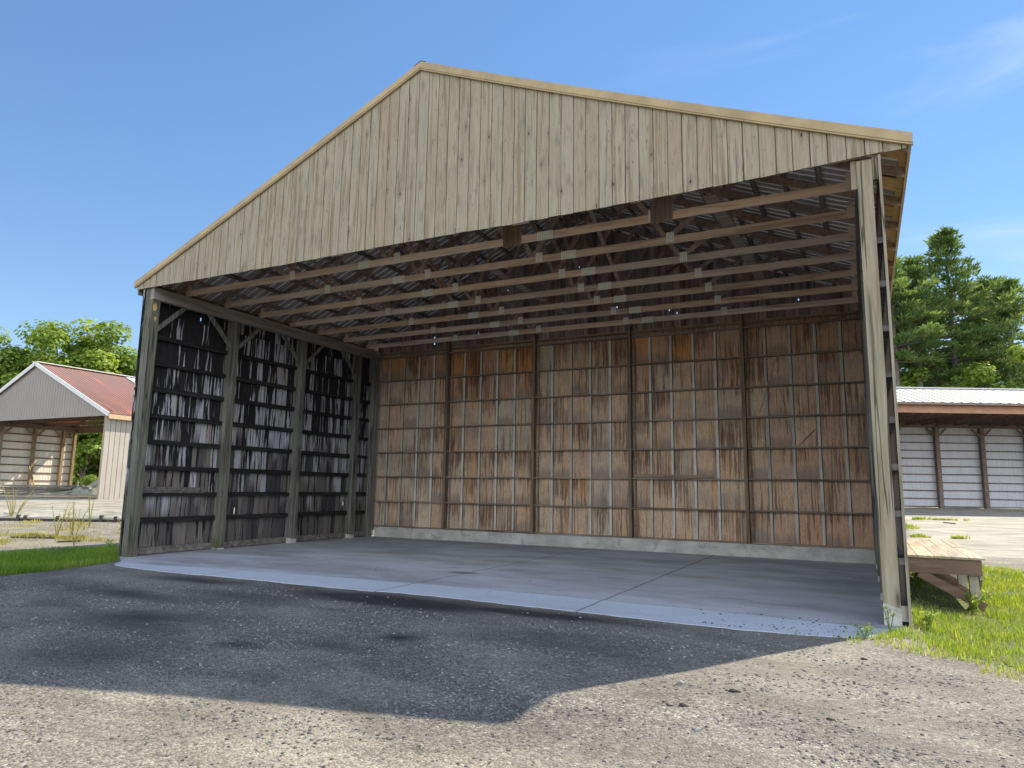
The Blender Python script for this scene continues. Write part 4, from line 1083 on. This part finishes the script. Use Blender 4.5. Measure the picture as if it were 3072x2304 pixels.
# broadleaf trees on the left
D1 = deciduous(18., 5.4, 26000, .50, .12, 74); D1 = (D1[0], D1[1].mesh('crown', M['leaf']))
D2 = deciduous(17., 5.2, 24000, .50, .10, 68); D2 = (D2[0], D2[1].mesh('crown', M['leaf2']))
D3 = deciduous(16.5, 5.8, 26000, .52, .10, 76); D3 = (D3[0], D3[1].mesh('crown', M['leaf']))
ltrees = [(D1, 172, 76, 20.0, 'tallest bright green broadleaf tree rising behind the ridge of the red roof'),
          (D3, 265, 77, 19.0, 'wide bright green broadleaf tree above the middle of the red roof'),
          (D2, 72, 79, 17.7, 'darker green broadleaf tree behind the white rake trim of the red-roofed shed'),
          (D1, 352, 80, 17.6, 'bright broadleaf tree just beside the barn post above the red roof'),
          (D3, -15, 74, 17.4, 'broadleaf tree cut by the edge of the view behind the taupe gable'),
          (D2, 425, 84, 17.0, 'broadleaf tree mostly hidden behind the left front post of the barn'),
          (D2, 215, 90, 18.2, 'deep green broadleaf tree in the second row between the two tallest'),
          (D2, 120, 92, 18.6, 'deep green broadleaf tree in the second row behind the shed gable'),
          (D3, 320, 94, 18.2, 'bright broadleaf tree in the second row above the low end of the red roof'),
          (D2, 20, 96, 18.8, 'deep green broadleaf tree far back at the edge of the view')]
for i, (D, u, d, h, lab) in enumerate(ltrees):
    base = (18., 17., 16.5)[(D1, D2, D3).index(D)]
    put_tree('broadleaf_tree', D[0], D[1], d, lat(u, d), .5, lab, 'tree', 'broadleaf trees behind the red-roofed shed', i*1.7, h/base)
# low thicket seen through the shed
SB = deciduous(5.5, 2.9, 4500, .34, .02, 26); SBm = (SB[0], SB[1].mesh('crown', M['leaf2'])); SB2 = (SB[0], deciduous(5.5, 2.9, 4500, .34, .02, 26)[1].mesh('crown', M['leaf']))
for i, (u, d, s) in enumerate([(190, 78, 1.25), (250, 74, 1.3), (300, 78, 1.4), (130, 80, 1.3), (60, 78, 1.3), (-10, 80, 1.3), (350, 76, 1.3), (225, 84, 1.6), (285, 86, 1.6)]):
    put_tree('bush', SBm[0], SBm[1], d, lat(u, d), .4, 'dark leafy undergrowth bush seen through the open end of the red-roofed shed', 'bush', 'undergrowth bushes behind the red-roofed shed', i*2.1, s)
put_tree('bush', SB2[0], SB2[1], 64.5, lat(279, 64.5), .5, 'small bright yellow-green bush in the sun at the open end of the red-roofed shed', 'bush', None, .6, .43)
# pines on the right
P1 = pine(27., 6.8, .40, 38); P1 = (P1[0], P1[1].mesh('crown', M['needle']))
P2 = pine(24., 5.4, .56, 40); P2 = (P2[0], P2[1].mesh('crown', M['needle']))
P3 = pine(25., 6.2, .40, 38, .2); P3 = (P3[0], P3[1].mesh('crown', M['needle']))
pines = [(P1, 2900, 70, 28.4, 0.4, 'tallest pine, standing clear above the others behind the white roof'),
         (P2, 2790, 68, 25.0, 1.2, 'round-topped pine between the barn eave and the tallest pine'),
         (P2, 2722, 66, 24.4, 3.9, 'pine nearest the barn eave with a bare lower trunk showing sky'),
         (P3, 2962, 78, 24.8, 2.2, 'bushy pine tucked against the far side of the tallest pine'),
         (P3, 3085, 69, 23.0, .9, 'pine cut by the right edge of the view'),
         (P2, 3022, 76, 25.6, 5.2, 'pine between the tallest pine and the right edge of the view'),
         (P1, 2690, 80, 27.0, 2.9, 'pine half hidden behind the barn eave with its tip showing'),
         (P3, 2845, 82, 25.0, 4.4, 'pine standing back in the gap between the two front pines')]
for D, u, d, h, rz, lab in pines:
    base = (27., 24., 25.)[(P1, P2, P3).index(D)]
    put_tree('pine_tree', D[0], D[1], d, lat(u, d), .6, lab, 'tree', 'pine trees behind the white-roofed shed', rz, h/base)
U1 = deciduous(11., 2.9, 8000, .40, .03, 40); U1 = (U1[0], U1[1].mesh('crown', M['leaf2']))
U2 = deciduous(10., 2.8, 8000, .40, .03, 36); U2 = (U2[0], U2[1].mesh('crown', M['leaf']))
for i, (D, u, d, s, lab) in enumerate([(U2, 3068, 62, 1.5, 'light green broadleaf sapling under the pines at the right edge'),
        (U1, 2985, 66, 1.25, 'dark broadleaf sapling under the bushy pine'), (U1, 2900, 66, 1.2, 'dark broadleaf sapling at the foot of the tallest pine'),
        (U2, 2815, 68, 1.4, 'light broadleaf sapling between the two front pine trunks'), (U1, 2735, 70, 1.2, 'low dark sapling beside the barn post above the white roof'),
        (U1, 2860, 76, 1.5, 'dark sapling in the second row behind the white roof'), (U1, 2955, 78, 1.55, 'dark sapling in the second row near the right edge'), (U1, 3040, 74, 1.5, 'dark sapling behind the light green one at the right edge')]):
    put_tree('sapling', D[0], D[1], d, lat(u, d), .5, lab, 'tree', 'saplings under the pines', i*1.3, s)

# grass
def inside(p, poly):
    x, y = p; c = False; j = len(poly)-1
    for i in range(len(poly)):
        (xi, yi), (xj, yj) = poly[i], poly[j]
        if (yi > y) != (yj > y) and x < (xj-xi)*(y-yi)/(yj-yi)+xi: c = not c
        j = i
    return c
def nz(x, y): return .5+.25*math.sin(x*2.1+1.3*math.sin(y*1.7))+.25*math.sin(y*2.9+1.1*math.sin(x*2.3+2))
def blade(mb, x, y, z, h, lean, wdt, r):
    a = rng.uniform(0, 6.283); d = Vector((math.cos(a), math.sin(a), 0)); s = Vector((-d.y, d.x, 0))*wdt*.5
    p = Vector((x, y, z-.01)); m_ = p+Vector((0,0,h*.6))+d*lean*h*.35; t = p+Vector((0,0,h))+d*lean*h
    k = len(mb.v); mb.v += [tuple(p-s), tuple(p+s), tuple(m_+s*.7), tuple(m_-s*.7), tuple(t)]
    mb.face((k, k+1, k+2, k+3), r, r); mb.face((k+3, k+2, k+4), r, r)
def lawn(name, poly, dens_fn, n, hmin, hmax, mat, wdt, label=None, hfn=None, rfn=None):
    mb = MB(); xs = [p[0] for p in poly]; ys = [p[1] for p in poly]; c = 0; tries = 0
    while c < n and tries < n*12:
        tries += 1
        x = rng.uniform(min(xs), max(xs)); y = rng.uniform(min(ys), max(ys))
        if not inside((x, y), poly): continue
        if rng.random() > dens_fn(x, y): continue
        h = rng.uniform(hmin, hmax)*(.55+.75*nz(x*1.3, y*1.3)); 
        if hfn: h *= hfn(x, y)
        r = rng.random()*.6+.35*nz(x*.8+3, y*.8)
        if rfn: r = rfn(x, y, r)
        blade(mb, x, y, hg(x, y) if x > -27 else .45, h, rng.uniform(.1, .8), wdt*rng.uniform(.7, 1.3)*(1+.04*(y+3 if y > -3 else 0)), min(1, max(0, r)))
        c += 1
    return tag(mb.build(name, mat), label or 'short green grass', 'grass', kind='stuff')
GP = [(3.6,-1.34), (4.3,-1.5), (4.75,-1.7), (5.1,-1.95), (5.5,-2.3), (5.8,-2.7), (6.3,-3.0), (7.4,-3.2), (9.5,-3.4), (11,2), (11,9.3), (8.2,9.7), (7.2,9.85), (5.27,9.9), (5.27,-.05), (5.0,-.5), (4.8,-.98), (4.45,-1.18), (3.6,-1.29)]
def ed(x, y):
    if x < 6.25 and 1.9 < y < 7.5: return .22                                                     # ragged outer edge
    P = [(3.6,-1.30), (4.3,-1.32), (4.75,-1.38), (5.1,-1.50), (5.5,-1.78), (5.8,-2.15), (6.3,-2.45), (7.4,-2.7), (11,-2.9)]
    e = -1.3
    for (p, u), (q, v) in zip(P, P[1:]):
        if p <= x <= q: e = u+(v-u)*(x-p)/(q-p)
    if x < 4.7: return .4*nz(x*4, y*4)*smooth(-.2, .1, y-e)
    f = smooth(-.5, .65, y-e+.9*(nz(x*3.1, y*2.7)-.5))
    return (.015+.985*f*f)*(.35+.65*smooth(.28, .5, nz(x*2.6+1, y*2.3)))
lawn('grass', GP, ed, 56000, .04, .16, M['grass'], .009, 'bright yellow-green grass in the sun beside the right barn post and dock',
     lambda x, y: (.55 if x < 6.3 and y > 1.6 else (1.15 if y > .0 and x < 6.5 else .85)), lambda x, y, r: (r*.62+.30*smooth(-1.2, -2.3, y+.2*(x-5.2))*rng.random()*1.6+(.1 if x > 6.8 else 0)) if rng.random() > .07 else rng.uniform(.85, 1))
mb = MB(); 
def sheet(poly, name):
    me = bpy.data.meshes.new(name); me.from_pydata([(x, y, hg(x, y)+.004) for x, y in poly], [], [tuple(range(len(poly)))]); me.materials.append(M['soil'])
    tag(link(name, me), kind='structure')
def turf(poly, name, step=.4):
    xs = [p[0] for p in poly]; ys = [p[1] for p in poly]; v = {}; f = []; vs = []
    def vid(i, j):
        if (i, j) not in v:
            v[(i, j)] = len(vs); x = i*step; y = j*step; vs.append((x, y, hg(x, y)+.004))
        return v[(i, j)]
    for i in range(int(min(xs)/step)-1, int(max(xs)/step)+1):
        for j in range(int(min(ys)/step)-1, int(max(ys)/step)+1):
            if all(inside(((i+a)*step, (j+b)*step), poly) for a, b in ((0,0),(1,0),(0,1),(1,1))): f.append((vid(i,j), vid(i+1,j), vid(i+1,j+1), vid(i,j+1)))
    me = bpy.data.meshes.new(name); me.from_pydata(vs, [], f); me.materials.append(M['soil']); tag(link(name, me), kind='structure')
turf([(5.24,-.9), (5.9,-1.5), (7.5,-2.0), (11,-2.2), (11,9.2), (5.24,9.4)], 'turf_soil', .3)
LP = [(-8.7,-5.2), (-8.72,-3.2), (-8.8,-2.45), (-9.05,-1.6), (-9.3,-.9), (-9.75,-.35), (-10.35,-.02), (-10.42,2.5), (-11.2,2.6), (-12.4,1.2), (-13.0,-.4), (-12.4,-2.2), (-12.8,-5.2)]
lawn('grass', LP, lambda x, y: .35+.65*nz(x, y), 26000, .06, .15, M['grass_dark'], .012, 'lush green grass in the shade at the foot of the left barn post')
turf([(-8.9,-5.2), (-9.0,-2.4), (-9.6,-.8), (-10.4,-.2), (-10.5,2.2), (-11.3,2.3), (-12.5,.8), (-12.6,-5.2)], 'turf_soil', .25)
SP = [(-11.,2.9), (-13.5,3.2), (-14.2,.8), (-15,-2), (-22,1.), (-27,6.2), (-22.5,8.6), (-13,9.5), (-11,6)]
lawn('grass', SP, lambda x, y: (.04+.5*smooth(.66, .9, nz(x*.9, y*1.1)))*(1.3 if x > -17 else .7), 5500, .05, .16, M['dry'], .016, 'sparse dry yellow grass in the sunny gravel before the timber wall')
STR = [(-19.5,.6), (-17.0,1.9), (-15.8,2.5), (-16.2,3.0), (-17.6,2.5), (-20,1.3)]
lawn('grass', STR, lambda x, y: smooth(.2, .7, nz(x*2, y*2)), 1900, .06, .16, M['dry'], .02, 'strip of yellow grass across the sunny gravel before the timber wall')
for k, poly in enumerate(([(5.6,19.6), (6.3,19.55), (7.0,19.75), (7.4,19.72), (8.1,19.9), (8.9,20.05), (8.9,20.12), (7.9,20.05), (7.3,19.95), (6.2,20.3), (5.6,20.4)], [(7.0,31.2), (8.,31.9), (9,32.3), (10.2,33.1), (10.1,33.2), (9,32.6), (7.8,32.5), (6.9,31.9)], [(5.9,22.5), (6.5,23.5), (6.9,25), (6.3,27.5), (5.9,27)])):
    lawn('grass', poly, lambda x, y: smooth(.35, .8, nz(x*2.3, y*1.7)), (500, 420, 420)[k], .06, .17, M['grass'], .022, ('thin grass growing in a crack of the gravel behind the dock', 'far line of grass across the gravel near the white-roofed shed', 'patch of grass in the gravel beyond the dock near the barn corner')[k])

# tall weeds in the sun on the left, and leafy weeds by the posts
def weed(mb, h, n, spread, ls, leafy=16):
    for i in range(n):
        a = rng.uniform(0, 6.283); l = h*rng.uniform(.6, 1.); e = Vector((math.cos(a)*spread*rng.random(), math.sin(a)*spread*rng.random(), l))
        m_ = e*.55+Vector((0,0,.06)); mb.tube([(0,0,-.03), m_, e], [.012*h+.002, .009*h+.002, .003], 4, .5)
        for k in range(int(leafy*h)+4):
            t = rng.uniform(.2, 1.); p = m_*(t*2) if t < .5 else m_+(e-m_)*(t*2-1)
            rot_leaf(mb, p+rvec()*ls*.9, rvec()+Vector((0,0,.8)), ls*rng.uniform(.7, 1.6), .35, rng.random())
for (x, y, h, n, sp, lab) in [(-27.3,6.75,1.75,7,.75,'tallest bushy weed in front of the timber wall, spreading at the top'), (-20.9,6.0,1.62,3,.35,'thin tall weed with a brown stem before the timber wall'), (-17.1,2.6,1.1,5,.35,'yellow-green weed standing in the strip of dry grass'),
        (-16.5,2.7,1.15,4,.25,'slim yellow-green weed beside the strip of dry grass'), (-20.25,5.2,.9,4,.4,'pale weed by the dark posts of the timber wall'), (-24.3,7.2,.8,4,.35,'small reddish weed against the timber wall'), (-14.4,2.9,.75,5,.3,'green weed at the sunny edge of the barn shadow'), (-13.6,1.0,.55,3,.18,'short weed rising where the left barn shadow begins')]:
    mb = MB(); weed(mb, h, n, sp, .06, 9)
    p = mb.build('weed', M['dry'], None, False, (x, y, hg(x, y))); tag(p, lab, 'weed', 'weeds before the timber wall')
for (x, y, h, n, sp, ls, lab) in [(5.42,.25,.26,9,.30,.07,'pale leafy weed clump against the foot of the right barn wall'), (6.15,2.35,.34,10,.28,.075,'grey-green leafy weed clump round the front dock leg'), (4.98,-.42,.30,4,.14,.05,'upright leafy weed in front of the right barn post base'), (4.72,-.98,.14,8,.22,.045,'low leafy weed on the slab corner by the right post'),
        (-9.93,2.30,.32,6,.12,.05,'green weed sprouting at the foot of the second left barn post'), (-10.3,-.2,.35,10,.3,.07,'dark leafy weed at the foot of the left front barn post'), (5.62,5.2,.5,14,.42,.10,'bright leafy weed clump under the loading dock')]:
    mb = MB(); weed(mb, h, n, sp, ls); p = mb.build('weed', M['leaf'], None, False, (x, y, max(hg(x, y), 0 if -10 < x < 5.2 and y > -1 else -1))); tag(p, lab, 'weed')

# ------------------------------------------------------------------ small stuff on the ground
def stone(mb, x, y, z, s, r):
    k = len(mb.v); n = 5; a0 = rng.uniform(0, 6.28); hh = s*rng.uniform(.45, .8)
    for ring, (rad, zz) in enumerate(((1., -.1), (.85, .6), )):
        for i in range(n):
            a = a0+6.283*i/n; q = rad*s*rng.uniform(.75, 1.15); mb.v.append((x+q*math.cos(a), y+q*math.sin(a)*.8, z+zz*hh))
    mb.v.append((x+rng.uniform(-.2,.2)*s, y+rng.uniform(-.2,.2)*s, z+hh))
    for i in range(n):
        j = (i+1) % n; mb.face((k+i, k+j, k+n+j, k+n+i), r, r); mb.face((k+n+i, k+n+j, k+2*n), r, r)
def stone_mat(name, a, b_):
    m, nt, b, out = new_mat(name); r = attr(nt, 'rnd'); ln(nt, ramp(nt, r, [(0., a), (1., b_)]), b.inputs['Base Color']); b.inputs['Roughness'].default_value = .85; return m
M['pebble'] = stone_mat('mixed_pebble', (.05,.047,.047), (.27,.26,.245)); M['clod'] = stone_mat('dark_clod', (.02,.018,.016), (.06,.052,.045))
mb = MB(); c = 0
while c < 26000:
    d = 2.6+rng.random()**1.25*9.5; l = rng.uniform(-.82, .80)*d
    p = ground_at(d, l)
    if p.y > -1.5+.1*nz(p.x, p.y) or p.x > 8 or (p.x > 4.4 and p.y > -2.3) or (p.x < -8.4 and p.y > -5): continue
    if any(((p.x-ox)/ra)**2+((p.y-oy)/rb)**2 < 1.3 for ox, oy, ra, rb, k in DAMP) and rng.random() < .85: continue
    if rng.random() > .15+.85*smooth(.35, .75, nz(p.x*1.1+2, p.y*1.6)): continue
    s = .004+.010*rng.random()**3.0*(1+.07*d)
    stone(mb, p.x, p.y, hg(p.x, p.y), s, rng.random()**1.6); c += 1
tag(mb.build('loose_gravel', M['pebble']), 'loose pebbles scattered over the gravel in front of the slab', 'gravel', kind='stuff')
mb = MB()
for _ in range(170):
    t = rng.random(); x = 2.6+2.3*rng.random()**.7; y = -1.15+1.1*rng.random()**1.5
    if y < -1.2+.12*(x-3.5)**2*.2: y = -1.0
    stone(mb, x, y, .0, .006+.017*rng.random()**3, rng.random())
for _ in range(60): stone(mb, rng.uniform(-5, 4), rng.uniform(-1., 4), .0, .006+.012*rng.random()**3, rng.random())
tag(mb.build('dirt_crumbs', M['clod']), 'dark dirt crumbs strewn on the front edge of the slab', 'dirt', kind='stuff')
for i, (u, v_, s, lab) in enumerate([(2200, 2080, .045, 'dark clod alone on the sunny gravel below the shadow tip'), (2047, 2128, .035, 'larger of two dark clods lying close together on the sunny gravel'), (2003, 2126, .028, 'smaller of two dark clods lying close together on the sunny gravel'),
        (2590, 1983, .03, 'dark clod on the gravel nearest the bright grass'), (2490, 2168, .03, 'dark clod low on the sunny gravel towards the right edge')]):
    d = F+RT*((u-1536)/2080.92)+UP*((1152-v_)/2080.92); t = -(CAM.z+.022)/d.z; p = CAM+d*t
    mb = MB(); stone(mb, 0, 0, 0, s, .2); stone(mb, s*.9, .01, 0, s*.6, .1)
    tag(mb.build('dirt_clod', M['clod'], None, False, (p.x, p.y, hg(p.x, p.y))), lab, 'clod', 'dark clods on the sunny gravel')
for (u, v_, s, lab) in [(2042, 2057, .05, 'flat pale stone on the sunny gravel right of the shadow tip'), (2090, 2202, .04, 'angular pale yellow stone low on the sunny gravel'), (2640, 2155 - 60, .0, '')]:
    if not s: continue
    d = F+RT*((u-1536)/2080.92)+UP*((1152-v_)/2080.92); t = -(CAM.z+.022)/d.z; p = CAM+d*t
    mb = MB(); stone(mb, 0, 0, 0, s, 1.); tag(mb.build('stone', M['stone'], None, False, (p.x, p.y, hg(p.x, p.y))), lab, 'stone')
for (a, b, lab) in [((-17.7,1.65), (-16.5,2.17), 'long dark wood strip lying in the sunny gravel before the timber wall'), ((-15.1,1.45), (-14.9,1.95), 'short dark wood strip near the edge of the barn shadow'), ((8.19,30.0), (8.55,29.2), 'dark broken board on the gravel before the white-roofed shed')]:
    mb = MB(); mb.beam((a[0], a[1], hg(*a)+.02), (b[0], b[1], hg(*b)+.025), .10, .04); tag(mb.build('wood_strip', M['tiedark']), lab, 'wood strip')
